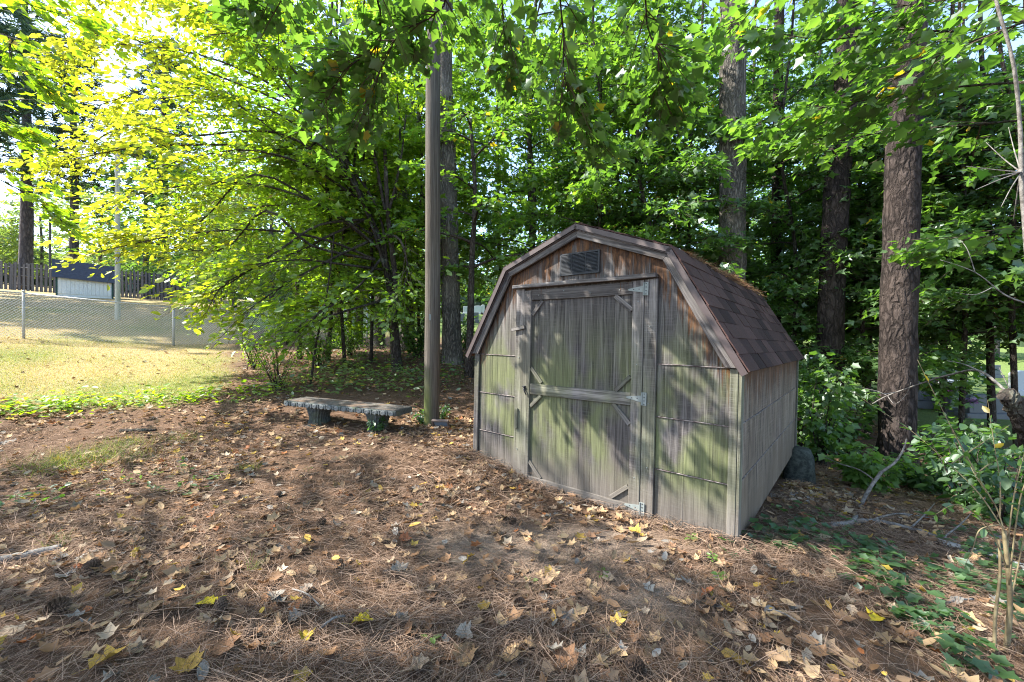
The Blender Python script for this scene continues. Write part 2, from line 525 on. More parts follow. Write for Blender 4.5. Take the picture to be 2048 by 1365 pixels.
k = NT('galvanised_wire')
M['wire'] = k.pbr((.42, .42, .41), .55, metal=.3, spec=.5)
k = NT('cast_concrete')
_o = k.obj(); _n = k.noise(_o, 34, 5, .7); _m = k.noise(_o, 5, 4)
_c = k.mix(k.ramp(_n, [(.35, 0), (.7, 1)]), (.030, .038, .040), (.11, .12, .12))
_c = k.mix(k.ramp(_m, [(.5, 0), (.68, .7)]), _c, (.10, .12, .065))
M['concrete'] = k.pbr(_c, .85, k.bump(_n, .4, .006), spec=.25)
k = NT('bench_top_concrete')
_o = k.obj(); _n = k.noise(_o, 30, 5, .7); _m = k.noise(_o, 7, 4)
_c = k.mix(k.ramp(_n, [(.35, 0), (.7, 1)]), (.055, .05, .045), (.15, .135, .115))
M['concrete_top'] = k.pbr(k.mix(k.ramp(_m, [(.48, 0), (.62, .7)]), _c, (.13, .085, .055)), .9, k.bump(_n, .4, .006), spec=.2)
k = NT('worn_highlight_relief')
_n = k.noise(k.obj(), 40, 4, .7)
M['concrete_worn_highlight'] = k.pbr(k.mix(_n, (.06, .07, .072), (.24, .25, .245)), .85, spec=.25)  # paler relief: worn rims, with the rings' highlights put into the colour
k = NT('mossy_block')
_o = k.obj(); _n = k.noise(_o, 16, 5, .7)
M['block'] = k.pbr(k.mix(k.ramp(_n, [(.4, 0), (.62, 1)]), (.030, .034, .029), (.085, .092, .078)), .9, k.bump(_n, .5, .012), spec=.2)
def stone(name, a, b):
    k = NT(name); n = k.noise(k.obj(), 60, 4, .7)
    return k.pbr(k.mix(n, a, b), .5, k.bump(n, .2, .004), spec=.4)
M['granite_dark'] = stone('granite_dark', (.055, .062, .075), (.15, .165, .18))
M['granite_pale'] = stone('granite_pale', (.32, .34, .37), (.55, .56, .58))
k = NT('fence_picket')
_o = k.obj(); _n = k.noise(k.scale(_o, (14, 14, .9)), 2.0, 5, .7)
M['picket'] = k.pbr(k.mix(k.rnd(), k.mix(_n, (.05, .052, .065), (.13, .13, .14)), k.mix(_n, (.065, .065, .075), (.17, .165, .17))), .9, k.bump(_n, .4, .01), spec=.1)
k = NT('white_siding')
_n = k.noise(k.scale(k.obj(), (4, 4, .5)), 3, 4)
M['white'] = k.pbr(k.mix(_n, (.74, .75, .75), (.84, .84, .83)), .6, spec=.3)
k = NT('dark_green_trim'); M['greentrim'] = k.pbr((.03, .075, .065), .6)
k = NT('black_roll_roof')
_n = k.noise(k.obj(), 8, 5, .7)
M['rollroof'] = k.pbr(k.mix(_n, (.045, .05, .075), (.11, .118, .155)), .9, k.bump(_n, .4, .01))
k = NT('petal_purple'); M['petal'] = k.pbr((.35, .06, .42), .6)
k = NT('pine_cone')
_n = k.noise(k.obj(), 40, 3)
M['cone'] = k.pbr(k.mix(_n, (.055, .036, .026), (.17, .115, .08)), .85, spec=.15)
k = NT('faded_red_plastic'); M['redbox'] = k.pbr((.13, .10, .088), .8)
k = NT('slate_grey'); M['slate'] = k.pbr((.14, .17, .21), .6)

# ------------------------------------------------------------------ ground: one sheet out to the horizon, finer near the camera
def _axis(a, b, n, k):
    t = np.linspace(-1, 1, n)
    s = np.sinh(t*k)/np.sinh(k)
    return np.where(s < 0, -s*a, s*b)
gx = _axis(-420, 420, 271, 5.4)
gy = _axis(-120, 520, 271, 5.2)
GX, GY = np.meshgrid(gx, gy)
GZ = hz(GX, GY)
def wob(x, y):
    return .5*np.sin(x*1.7+y*.6) + .35*np.sin(x*.9-y*2.3+1.3) + .25*np.sin(x*4.1+y*3.3)
def lawn_mask(x, y):
    w = wob(x, y)
    edge = -5.0 - np.maximum(0, y-7.3)*.62 + .35*w
    front = np.clip((y - (6.05 + .18*w + .10*np.maximum(0, -x-6)*0))/.5, 0, 1)
    side = np.clip((edge - x)/.7, 0, 1)
    home = front*side
    back = np.clip((y - 17 - w)/2.5, 0, 1)
    grave = np.clip((x - 7.6 - .5*w)/1.2, 0, 1)*np.clip((y - 7.2 - .4*w)/1.4, 0, 1)
    return home, np.clip(np.maximum(back, grave)*(1-home), 0, 1)
def dirt_mask(x, y):
    d = ((x-.25)/.95)**2 + ((y-2.8)/.45)**2
    d2 = ((x-.7)/.45)**2 + ((y-2.25)/.3)**2
    return np.clip(1.25 - np.minimum(d, d2) + .3*wob(x*2, y*2), 0, 1)
def build_ground():
    n, m = GX.shape
    v = np.stack([GX, GY, GZ], -1).reshape(-1, 3)
    i = np.arange((n-1)*(m-1)); r = i//(m-1); c = i % (m-1)
    a = r*m + c
    q = np.stack([a, a+1, a+m+1, a+m], 1)
    me = bpy.data.meshes.new('ground')
    me.vertices.add(len(v)); me.vertices.foreach_set('co', v.astype(np.float32).ravel())
    me.loops.add(q.size); me.loops.foreach_set('vertex_index', q.astype(np.int32).ravel())
    me.polygons.add(len(q)); me.polygons.foreach_set('loop_start', (np.arange(len(q))*4).astype(np.int32))
    me.polygons.foreach_set('use_smooth', np.ones(len(q), bool))
    x, y = v[:, 0], v[:, 1]
    home, far = lawn_mask(x, y)
    w = wob(x*.8, y*.8)
    litter = np.array([.12, .074, .048]); dirt = np.array([.25, .20, .16])
    dry = np.array([.36, .275, .15]); green = np.array([.155, .185, .06]); gfar = np.array([.12, .17, .05])
    C = np.tile(litter, (len(v), 1))
    dm = dirt_mask(x, y)[:, None]
    C = C*(1-dm*.85) + dirt*dm*.85
    gm = np.clip(.42 + .5*w + .25*np.clip((8.6-y)/3, -1, 1), .05, .9)[:, None]
    L = dry*(1-gm) + green*gm
    C = C*(1-home[:, None]) + L*home[:, None]
    C = C*(1-far[:, None]) + gfar*far[:, None]
    at_ = me.attributes.new('gcol', 'FLOAT_COLOR', 'POINT')
    c4 = np.ones((len(v), 4), np.float32); c4[:, :3] = C
    at_.data.foreach_set('color', c4.ravel())
    me.materials.append(M['soil'])
    me.update(calc_edges=True)
    o = bpy.data.objects.new('ground', me)
    tag(link(o), 'brown woodland floor rising to a dry lawn behind', 'ground', kind='structure')
build_ground()

# ------------------------------------------------------------------ the gambrel barn shed
def barn():
    P0 = Vector((1.533, 2.813, 0.0))
    ex = Vector((.7641, -.6451, -.0201)).normalized()
    ey = Vector((.6448, .7643, -.0089)); ey = (ey - ex*ex.dot(ey)).normalized()
    ez = ex.cross(ey)
    root = empty('barn_shed')
    root.matrix_world = Matrix(((ex.x, ey.x, ez.x, P0.x), (ex.y, ey.y, ez.y, P0.y), (ex.z, ey.z, ez.z, P0.z), (0, 0, 0, 1)))
    tag(root, 'weathered grey wooden storage shed with gambrel roof and single door', 'shed')
    DEP = 3.45; WD = 2.55
    Mv = barn_wood('siding_vertical_grain', root, 'v', 1.0, 1.0, .76)
    Md = barn_wood('door_panel_wood', root, 'v', .9, .6, .66)
    Mt = barn_wood('trim_vertical_grain', root, 'v', .6, .0, 1.08)
    Mh = barn_wood('trim_along_board', root, 'h', .55, .0, 1.08)
    Mr = barn_wood('rake_board_wood', root, 'h', .0, .0, 1.02, splash=0)
    Mk = barn_wood('top_rail_wood', root, 'h', .0, .8, .62, splash=0)
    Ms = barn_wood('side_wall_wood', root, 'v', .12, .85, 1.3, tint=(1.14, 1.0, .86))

    def board(name, x0, x1, y0, y1, z0, z1, mat, parent=root, rot=0.0, label=None, bev=.003):
        """a board with its own origin at its centre and its length along local x (or z)"""
        m = MB().box(-(x1-x0)/2, (x1-x0)/2, -(y1-y0)/2, (y1-y0)/2, -(z1-z0)/2, (z1-z0)/2)
        o = m.build(name, mat, parent, bevel=bev, loc=((x0+x1)/2, (y0+y1)/2, (z0+z1)/2), rot=(0, rot, 0))
        if label: o['label'] = label
        return o

    # siding panels of the front, in rows with a flashed joint between them
    rows = [(-.03, .396), (.405, .800), (.809, 1.206)]
    for (xa, xb) in ((-2.482, -1.98), (-.567, -.056)):
        for z0, z1 in rows:
            x = xa
            while x < xb - .02:
                x1 = min(xb, x + random.choice((.075, .095, .10, .12)))
                if xb - x1 < .04: x1 = xb
                board('siding_plank', x + .0003, x1 - .0003, random.uniform(0, .0012), .014, z0, z1 - random.uniform(0, .001), Mv, bev=.0015)
                x = x1
        for z in (.4005, .8045, 1.211):
            fx = MB()
            n = 9
            xs = np.linspace(xa, xb, n)
            pts = [(x, -.004 - .001*random.random(), z + .0012*random.uniform(-1, 1)) for x in xs]
            fx.tube(pts, .0042, 4)
            fx.build('flashing', M['flash'], root)
    def rake(x):
        d = abs(x-XC)
        return min(2.30 - .397*d, 2.00 + (.755-d)*1.70)
    x = -2.498
    while x < -.075:
        x1 = min(-.072, x + random.choice((.085, .10, .12, .14)))
        if -.072 - x1 < .05: x1 = -.072
        a, b_ = x + .0003, x1 - .0003
        knots = [k_ for k_ in (XC, XC-.755, XC+.755) if a < k_ < b_]
        pts = [(a, 1.216), (b_, 1.216)] + [(q, max(rake(q), 1.22)) for q in [b_] + sorted(knots, reverse=True) + [a]]
        xm = (a+b_)/2
        MB().prism([(px-xm, pz-1.6) for px, pz in pts], .002 + random.uniform(0, .0012), .016).build('gable_plank', Mv, root, loc=(xm, 0, 1.6))
        x = x1
    # a plain inner wall closes what the panels leave open
    b = MB().prism([(-2.50, -.03), (-.05, -.03), (-.05, 1.19), (-.50, 2.03), (XC, 2.33), (-2.07, 2.03), (-2.52, 1.19)], .018, .05)
    b.build('sheathing', Ms, root)
    b = MB().prism([(-2.52, -.03), (-.03, -.03), (-.03, 1.19), (-.49, 2.03), (XC, 2.33), (-2.08, 2.03), (-2.54, 1.19)], DEP-.02, DEP)
    b.build('back_wall', Ms, root)
    # corner boards
    board('corner_board', -2.55, -2.484, -.022, .0, -.05, 1.213, Mt)
    board('corner_board', -.054, .0, -.022, .0, -.03, 1.207, Mt)
    board('corner_board', .002, .022, -.020, .058, -.03, 1.200, Mt)
    board('corner_board', .002, .022, DEP-.055, DEP+.015, -.0, 1.19, Mt)
    # side walls, three rows
    for sx in (0, 1):
        for (z0, z1) in [(-.03, .410), (.419, .812), (.821, 1.215)]:
            if sx == 0:
                y = .06
                while y < DEP-.06:
                    y1 = min(DEP-.056, y + random.choice((.15, .2, .24, .3)))
                    if DEP-.056-y1 < .08: y1 = DEP-.056
                    board('siding_plank', -.012, .0025 + random.uniform(0, .0015), y+.0003, y1-.0003, z0, z1, Ms, bev=.0015)
                    y = y1
            else:
                board('siding_panel', -2.552, -2.538, .0, DEP, z0, z1, Ms)
        for z in (.4145, .8165):
            xx = .004 if sx == 0 else -2.553
            MB().tube([(xx, y, z + .003*random.uniform(-1, 1)) for y in np.linspace(.06, DEP-.06, 12)], .005, 5).build('flashing', M['flash'], root)
    for x in (-2.1, -.45):
        board('skid', x-.05, x+.05, .03, DEP-.03, -.13, -.032, Ms)

    # door frame and door
    board('door_jamb', -1.978, -1.880, -.024, .0, -.05, 1.873, Mt)
    board('door_jamb', -.671, -.569, -.024, .0, -.03, 1.873, Mt)
    board('door_header', -2.002, -.574, -.066, .0, 1.876, 1.909, Mh, rot=-.002)
    door = empty('door'); door.parent = root
    for (z0, z1) in ((.905, 1.85), (-.01, .903)):
        x = -1.79
        while x < -.78:
            x1 = min(-.766, x + random.choice((.085, .10, .115, .13)))
            if -.766 - x1 < .05: x1 = -.766
            board('door_plank', x + .0003, x1 - .0003, -.004 - random.uniform(0, .001), .0015, z0, z1, Md, door, bev=.0015)
            x = x1
    board('stile', -1.877, -1.788, -.030, -.001, -.015, 1.850, Mt, door)
    board('stile', -.768, -.675, -.030, -.001, -.012, 1.866, Mt, door)
    board('rail', -1.786, -.770, -.027, -.006, 1.756, 1.856, Mk, door, rot=-.006, label='dark brown top rail of the door')
    board('rail', -1.786, -.770, -.027, -.006, .861, .961, Mh, door, rot=-.014)
    board('rail', -1.786, -.770, -.027, -.006, -.016, .072, Mh, door, rot=-.008)
    def brace(x0, z0, x1, z1, w=.034):
        L = math.hypot(x1-x0, z1-z0); a = math.atan2(z1-z0, x1-x0)
        dx, dz = (x1-x0)/L, (z1-z0)/L
        nx, nz = -dz*w/2, dx*w/2
        # ends cut to sit against stile and rail
        m = MB().box(-L/2, L/2, -.009, .009, -w/2, w/2)
        m.build('corner_brace', Mh, door, bevel=.002, loc=((x0+x1)/2, -.0142, (z0+z1)/2), rot=(0, -a, 0))
    brace(-1.781, 1.615, -1.665, 1.748); brace(-.925, 1.755, -.775, 1.632, .04)
    brace(-1.783, 1.105, -1.655, .972); brace(-.905, .975, -.775, 1.10)
    brace(-1.783, .735, -1.660, .852); brace(-.925, .862, -.775, .715, .04)
    brace(-1.783, .205, -1.645, .068); brace(-.925, .088, -.775, .215)
    # T hinges: plate on the jamb, tapered strap on the stile
    def hinge(x, z):
        h = empty('hinge'); h.parent = door
        p = MB().box(x-.002, x+.034, -.0345, -.031, z-.052, z+.052)
        p.build('hinge_plate', M['steel'], h, bevel=.001)
        MB().prism([(x-.006, z-.026), (x-.006, z+.026), (x-.125, z+.008), (x-.135, z), (x-.125, z-.008)], -.0355, -.0315).build('hinge_strap', M['steel'], h)
        MB().tube([(x-.003, -.036, z-.05), (x-.003, -.036, z+.05)], .006, 8).build('hinge_pin', M['steel'], h)
        for (a, c) in ((.016, -.04), (.016, -.014), (.016, .014), (.016, .04), (-.04, .0), (-.085, .0)):
            MB().tube([(x+a, -.0368, z+c), (x+a, -.034, z+c)], .0045, 6).build('screw', M['iron'], h)
    hinge(-.672, 1.795); hinge(-.668, .932); hinge(-.664, .070)
    lt = empty('latch'); lt.parent = door
    MB().box(-1.862, -1.832, -.036, -.0315, .885, .93).build('latch_plate', M['iron'], lt, bevel=.001)
    MB().tube([(-1.852, -.036, .915), (-1.845, -.05, .905), (-1.832, -.052, .885), (-1.822, -.046, .855), (-1.818, -.04, .842)], [.006, .007, .007, .006, .004], 7).build('latch_handle', M['iron'], lt, smooth=True)
    MB().tube([(-1.868, -.044, .922), (-1.835, -.044, .922)], .006, 7).build('latch_bolt', M['iron'], lt, smooth=True)
    board('turn_button', -2.015, -1.850, -.052, -.032, 1.468, 1.502, Mh, rot=-.16)
    board('turn_button', -1.957, -1.922, -.044, -.026, .50, .70, Mt)
    # nails
    nl = MB()
    for (x, z) in [(-1.70, 1.80), (-1.42, 1.825), (-1.15, 1.79), (-.88, 1.80), (-1.84, 1.82), (-1.82, 1.78), (-.72, 1.7), (-.72, 1.2), (-.62, 1.5), (-.62, .9), (-.62, .4), (-1.93, 1.2), (-1.93, .3), (-.72, .3)]:
        nl.tube([(x, -.0325, z), (x, -.026, z)], .0045, 6)
    nl.build('nail_heads', M['steel'], root)

    # louvred gable vent
    vt = empty('gable_vent'); vt.parent = root
    vx0, vx1, vz0, vz1 = -1.478, -1.076, 1.963, 2.160
    f = MB()
    for (a, b_, c_, d_) in ((vx0, vx1, vz0, vz0+.014), (vx0, vx1, vz1-.014, vz1), (vx0, vx0+.016, vz0+.014, vz1-.014), (vx1-.016, vx1, vz0+.014, vz1-.014),
                            (vx0+.124, vx0+.130, vz0+.014, vz1-.014), (vx0+.264, vx0+.270, vz0+.014, vz1-.014)):
        f.box(a, b_, -.017, .0, c_, d_)
    f.build('vent_frame', M['vent'], vt)
    MB().box(vx0+.004, vx1-.004, -.003, .001, vz0+.004, vz1-.004).build('vent_screen', M['iron'], vt)
    for (a, b_) in ((vx0+.017, vx0+.121), (vx0+.133, vx0+.261), (vx0+.273, vx1-.017)):
        sl = MB()
        for i in range(14):
            z = vz0 + .020 + i*.0118
            sl.add([(a, -.0185, z), (b_, -.0185, z), (b_, -.010, z+.0085), (a, -.010, z+.0085), (a, -.0185, z-.004), (b_, -.0185, z-.004)], [(0, 1, 2, 3), (4, 5, 1, 0)])
        sl.build('louvre_bank', M['vent'], vt)

    # rake boards
    prof_o = [(-2.600, 1.214), (-2.098, 2.066), (XC, 2.364), (-.472, 2.066), (.030, 1.214)]
    prof_i = [(-2.484, 1.214), (-2.044, 2.006), (XC, 2.284), (-.528, 2.006), (-.082, 1.214)]
    for i in range(4):
        a, b_, c_, d_ = prof_o[i], prof_o[i+1], prof_i[i+1], prof_i[i]
        cx = (a[0]+b_[0]+c_[0]+d_[0])/4; cz = (a[1]+b_[1]+c_[1]+d_[1])/4
        ang = math.atan2(b_[1]-a[1], b_[0]-a[0])
        ca, sa = math.cos(-ang), math.sin(-ang)
        loc = lambda p: ((p[0]-cx)*ca - (p[1]-cz)*sa, (p[0]-cx)*sa + (p[1]-cz)*ca)
        sh = .0012
        m = MB().prism([loc(p) for p in (d_, c_, b_, a)], -.046, -.0235)
        m.build('rake_board', Mr, root, bevel=.002, loc=(cx, 0, cz), rot=(0, -ang, 0))
    # roof: decks, metal edges and shingles
    apex = (XC, 2.398); kR = (-.462, 2.090); eR = (.060, 1.196)
    kL = (2*XC-kR[0], kR[1]); eL = (2*XC-eR[0], eR[1])
    Y0, Y1 = -.075, DEP+.13
    segs = [('R', kR, eR), ('U', apex, kR), ('L', kL, eL), ('V', apex, kL)]
    roof = empty('roof'); roof.parent = root
    for nm, a, e in segs:
        dx, dz = e[0]-a[0], e[1]-a[1]; L = math.hypot(dx, dz); dx /= L; dz /= L
        nx, nz = (-dz, dx) if dx > 0 else (dz, -dx)       # outward and upward
        t = .014
        q = [(a[0]-nx*.006, a[1]-nz*.006), (e[0]-nx*.006, e[1]-nz*.006), (e[0]-nx*(t+.006), e[1]-nz*(t+.006)), (a[0]-nx*(t+.006), a[1]-nz*(t+.006))]
        if dx < 0: q = q[::-1]
        MB().prism(q, Y0+.02, Y1-.01).build('roof_deck', Ms, roof)
        # drip edge over the rake: folded strip
        s0, s1 = -.002, L+.012
        P = lambda s, n_: (a[0]+dx*s+nx*n_, a[1]+dz*s+nz*n_)
        d = MB()
        q = [P(s0, -.040), P(s1, -.040), P(s1, -.0005), P(s0, -.0005)]
        if dx < 0: q = q[::-1]
        d.prism(q, Y0-.003, Y0+.004)
        d.build('drip_edge', M['drip'], roof)
        d2 = MB(); q = [P(s0, -.048), P(s1, -.048), P(s1, -.043), P(s0, -.043)]
        if dx < 0: q = q[::-1]
        d2.prism(q, Y0+.012, -.044)
        d2.build('drip_edge', M['drip'], roof)
        # shingles, one by one on the slopes that are seen
        nrow = 8 if nm in 'RL' else 7
        ex_ = L/nrow; wtab = .305
        joined = MB()
        tm = MB().box(0, ex_*1.14, .002, wtab-.004, 0, .009)
        tme = tm.mesh('shingle', M['shingle'])
        for r_ in range(nrow):
            off = -(r_ % 2)*wtab/2 - (.07 if r_ % 3 == 1 else 0)
            y = Y0 - .004 + off
            while y < Y1:
                ya, yb = max(y, Y0-.004), min(y+wtab, Y1)
                if yb - ya > .04:
                    s = r_*ex_ - .012
                    lift = .0015 + (nrow-r_)*.0001
                    if nm in 'RU':
                        clipped = (yb-ya) < wtab-.002
                        me = tme
                        if clipped:
                            me = MB().box(0, ex_*1.14, .002, yb-ya-.004, 0, .009).mesh('shingle', M['shingle'])
                        o = bpy.data.objects.new('shingle', me)
                        ox, oz = P(s, lift)
                        ang = math.atan2(-dz, dx)
                        o.location = (ox, ya, oz)
                        o.rotation_euler = (random.uniform(-.006, .006), ang - .036 + random.uniform(-.012, .010), random.uniform(-.014, .014))
                        link(o, roof)
                    else:
                        p0 = P(s, lift+.002); p1 = P(s+ex_*1.14, lift+.006)
                        joined.add([(p0[0], ya+.002, p0[1]), (p1[0], ya+.002, p1[1]), (p1[0], yb-.003, p1[1]), (p0[0], yb-.003, p0[1]),
                                    (p0[0]-nx*.004, ya+.002, p0[1]-nz*.004), (p1[0]-nx*.004, ya+.002, p1[1]-nz*.004), (p1[0]-nx*.004, yb-.003, p1[1]-nz*.004), (p0[0]-nx*.004, yb-.003, p0[1]-nz*.004)],
                                   [(0, 1, 2, 3), (0, 4, 5, 1), (1, 5, 6, 2), (2, 6, 7, 3)])
                y += wtab
        if joined.n:
            o = joined.build('shingle_courses', M['shingle'], roof); o['kind'] = 'stuff'
    return root
BARN = barn()
BM = BARN.matrix_world.copy()

# needles gathered on the roof knee
def roof_needles():
    n = 2600
    y = np.clip(1.9 + .85*RNG.standard_normal(n), .35, 3.5)
    t = RNG.uniform(-.28, .10, n)*np.clip((y-.2)/1.4, .15, 1)
    x = np.where(t < 0, -.462 + t*1.0, -.462 + t*.42); z = np.where(t < 0, 2.102 + -t*.37, 2.102 - t*.74)
    pile = np.clip(1 - np.abs(t+.04)/.2, 0, 1)*np.clip(1-np.abs(y-2.1)/1.2, 0, 1)
    z = z + RNG.uniform(.002, .045, n)*pile + .006
    a = RNG.uniform(0, 2*np.pi, n)
    D = np.stack([np.cos(a)*.7, np.sin(a), RNG.normal(0, .25, n) - .35*np.cos(a)*.7], 1)
    N = np.tile([.4, 0, 1.0], (n, 1)) + RNG.normal(0, .5, (n, 3))
    base = np.array([.21, .125, .07]); C = base[None]*RNG.uniform(.5, 1.45, (n, 1))*(1+RNG.normal(0, .08, (n, 3)))
    m = leaf_mesh('pine_straw', 'needle', np.stack([x, y, z], 1), D, N, RNG.uniform(.10, .20, n), np.clip(C, .01, 1), M['litter'], np.full(n, .0026))
    o = bpy.data.objects.new('pine_straw', m); link(o); o.matrix_world = BM
    tag(o, 'brown pine needles piled along the shed roof bend', 'pine straw', kind='stuff')
roof_needles()

# ------------------------------------------------------------------ wooden pole beside the bench
def pole(u, Y, name, label, r0, r1, height, mat, top=None):
    p = onground(u, Y)
    root = empty(name, p)
    n = 40
    z = np.linspace(-.15, height, n)
    lean = (top or 0.0)
    path = np.stack([lean*np.clip(z, 0, None)/height + .006*np.sin(z*.9), .004*np.sin(z*1.3+1), z], 1)
    MB().tube(path, np.linspace(r0, r1, n), 28, rough=.006, rng=RNG).build('shaft', mat, root, smooth=True)
    tag(root, label, 'pole')
    return root
pr = pole(863, 5.55, 'utility_pole', 'tall weathered brown wooden pole beside the concrete bench', .105, .092, 9.0, M['pole'], .05)
MB().box(-.012, .012, -.106, -.098, 1.42, 1.50).build('metal_tag', M['steel'], pr)
pole(235, 16.0, 'utility_pole', 'pale slim pole standing behind the chain link fence', .085, .07, 8.5, M['pole_pale'])
pp = pole(100, 29.5, 'utility_pole', 'thin grey post rising behind the board fence', .07, .06, 5.2, M['picket'])

# ------------------------------------------------------------------ cast concrete bench
def bench():
    a = ground(606, 848); b = ground(782, 864)
    seat_l, seat_r = at(594, 803, 5.72), at(804, 823, 5.22)
    c = (seat_l + seat_r)/2
    dx = seat_r - seat_l; L = dx.length + .06
    yaw = math.atan2(dx.y, dx.x); pitch = math.asin(dx.z/dx.length)
    root = empty('concrete_bench', c)
    root.rotation_euler = Matrix.Rotation(yaw, 4, 'Z').to_euler()
    root.rotation_euler = (Matrix.Rotation(yaw, 4, 'Z') @ Matrix.Rotation(-pitch, 4, 'Y')).to_euler()
    tag(root, 'dark cast concrete garden bench with ringed edge beside the pole', 'bench')
    W2, T = .20, .034
    # slab with rounded edge, slightly bowed in plan
    xs = np.linspace(-L/2, L/2, 25)
    prof = [(-W2+.01, T), (-W2-.004, T*.6), (-W2-.004, -T*.6), (-W2+.02, -T), (W2-.02, -T), (W2+.004, -T*.6), (W2+.004, T*.6), (W2-.01, T)]
    v = []; f = []
    for i, x in enumerate(xs):
        e = 1 - .05*max(0, (abs(x)/(L/2))**12)
        for (y, z) in prof:
            v.append((x, y*e, z))
    k = len(prof)
    for i in range(len(xs)-1):
        for j in range(k):
            q = (j+1) % k
            f.append((i*k+j, (i+1)*k+j, (i+1)*k+q, i*k+q))
    f.append(tuple(range(k))); f.append(tuple((len(xs)-1)*k+j for j in range(k-1, -1, -1)))
    s = MB().add(v, f).build('seat', M['concrete'], root)
    MB().box(-L/2+.012, L/2-.012, -W2+.014, W2-.014, T+.0005, T+.006).build('seat_top', M['concrete_top'], root, bevel=.002)
    # ring medallions on the front edge
    n = 15
    ring = MB()
    for rr, h in ((.030, .007), (.018, .009)):
        P = [(rr*math.cos(t), -h*.3, rr*.78*math.sin(t)) for t in np.linspace(0, 2*math.pi, 17)]
        ring.tube(P, .0065, 5, caps=False)
    dome = [(0, -.009, 0)]
    ring.add([(0, -.010, 0)] + [(.015*math.cos(t), -.002, .012*math.sin(t)) for t in np.linspace(0, 2*math.pi, 10, endpoint=False)],
             [(0, i+1, (i+1) % 10+1) for i in range(10)])
    rm = ring.mesh('ring_ornament', M['concrete_worn_highlight'], True)
    step = L/n
    for i in range(n):
        o = bpy.data.objects.new('ring_ornament', rm); o.location = (-L/2 + step*(i+.5), -W2-.005, -.002); link(o, s)
    bar = MB().box(-.004, .004, -.006, .002, -.030, .032).mesh('edge_bar', M['concrete_worn_highlight'])
    for i in range(1, n):
        o = bpy.data.objects.new('edge_bar', bar); o.location = (-L/2 + step*i, -W2-.004, 0); link(o, s)
    # fluted legs: a waisted block with vertical ribs
    inv = root.matrix_basis.inverted()
    for (u, x) in ((0, -L*.255), (1, L*.285)):
        base = root.matrix_basis @ Vector((x, 0, 0))
        drop = base.z - h1(base.x, base.y) + .05
        leg = MB(); nz = 12; ns = 44
        vv = []; ff = []
        for i in range(nz):
            t = i/(nz-1); z = -T - t*(drop-T)
            sx = .075 + .055*abs(t-.55)**1.5*2.2
            sy = .135 + .035*abs(t-.5)*1.6
            for j in range(ns):
                a_ = 2*math.pi*j/ns
                ca, sa = math.cos(a_), math.sin(a_)
                p = 4.0
                q = (abs(ca)**p + abs(sa)**p)**(-1/p)
                rib = 1 + (.05 if j % 2 else -.035)*(1 if 0 < i < nz-2 else 0)
                vv.append((x + sx*ca*q*rib, sy*sa*q*rib, z))
        for i in range(nz-1):
            for j in range(ns):
                q = (j+1) % ns
                ff.append((i*ns+j, i*ns+q, (i+1)*ns+q, (i+1)*ns+j))
        leg.add(vv, ff)
        leg.box(x-.135, x+.135, -.165, .165, -drop-.03, -drop+.035)
        leg.build('leg', M['concrete'], root)
    return root
bench()

# small shallow box lying at the foot of the pole
def tray():
    p = ground(880, 858)
    root = empty('wooden_tray', p + Vector((0, 0, .055)), math.radians(-12))
    root.rotation_euler = (math.radians(28), 0, math.radians(-12))
    tag(root, 'small shallow wooden tray lying at the foot of the pole', 'tray')
    w, h, d = .115, .055, .045
    for a in ((-w, w, 0, d, -h, -h+.014), (-w, w, 0, d, h-.014, h), (-w, -w+.016, 0, d, -h+.0145, h-.0145), (w-.016, w, 0, d, -h+.0145, h-.0145)):
        MB().box(*a).build('frame_side', M['redbox'], root, bevel=.002)
    MB().box(-w+.018, w-.018, .026, .034, -h+.0165, h-.0165).build('tray_bottom', M['slate'], root)
tray()

# ------------------------------------------------------------------ chain link fence climbing the lawn
def chain_fence():
    root = empty('chain_link_fence', (-13, 10.9, h1(-13, 10.9)))
    tag(root, 'galvanised chain link fence running across the dry lawn', 'fence')
    O = root.location
    dirv = np.array([2.34, 2.0]); H = 1.2
    P = [np.array([-13.0, 10.9]) + dirv*k for k in range(-2, 4)]
    tops = []
    for i, p in enumerate(P):
        g = h1(*p); tops.append((p[0]-O.x, p[1]-O.y, g-O.z))
        post = MB().tube([(p[0]-O.x, p[1]-O.y, g-O.z-.1), (p[0]-O.x, p[1]-O.y, g-O.z+H+.03)], .030, 10)
        po = post.build('post', M['wire'], root, smooth=True)
        MB().tube([(p[0]-O.x, p[1]-O.y, g-O.z+H+.03), (p[0]-O.x, p[1]-O.y, g-O.z+H+.07), (p[0]-O.x, p[1]-O.y, g-O.z+H+.085)], [.034, .032, .008], 10).build('post_cap', M['wire'], po, smooth=True)
    for i in range(len(P)-1):
        a = np.array(tops[i]); b = np.array(tops[i+1])
        up = np.array([0, 0, H])
        MB().tube([a+up, b+up], .019, 8).build('top_rail', M['wire'], root, smooth=True)
        net = MB(); Lb = np.linalg.norm(b-a); n = int(Lb/.072); off = np.array([-dirv[1], dirv[0], 0])/3.08*-.034
        for s in (1, -1):
            for j in range(-17, n+17):
                x0, x1 = j/n, (j+16.7)/n
                z0, z1 = (.03, H-.01) if s == 1 else (H-.01, .03)
                t0, t1 = 0.0, 1.0
                if x1 <= 0 or x0 >= 1: continue
                if x0 < 0: t0 = -x0/(x1-x0)
                if x1 > 1: t1 = (1-x0)/(x1-x0)
                q = lambda t: a + (b-a)*(x0+(x1-x0)*t) + np.array([0, 0, z0+(z1-z0)*t]) + off*(1+.09*s)
                net.tube([q(t0), q(t1)], .0034, 3, caps=False)
        net.build('wire_mesh', M['wire'], root)
chain_fence()

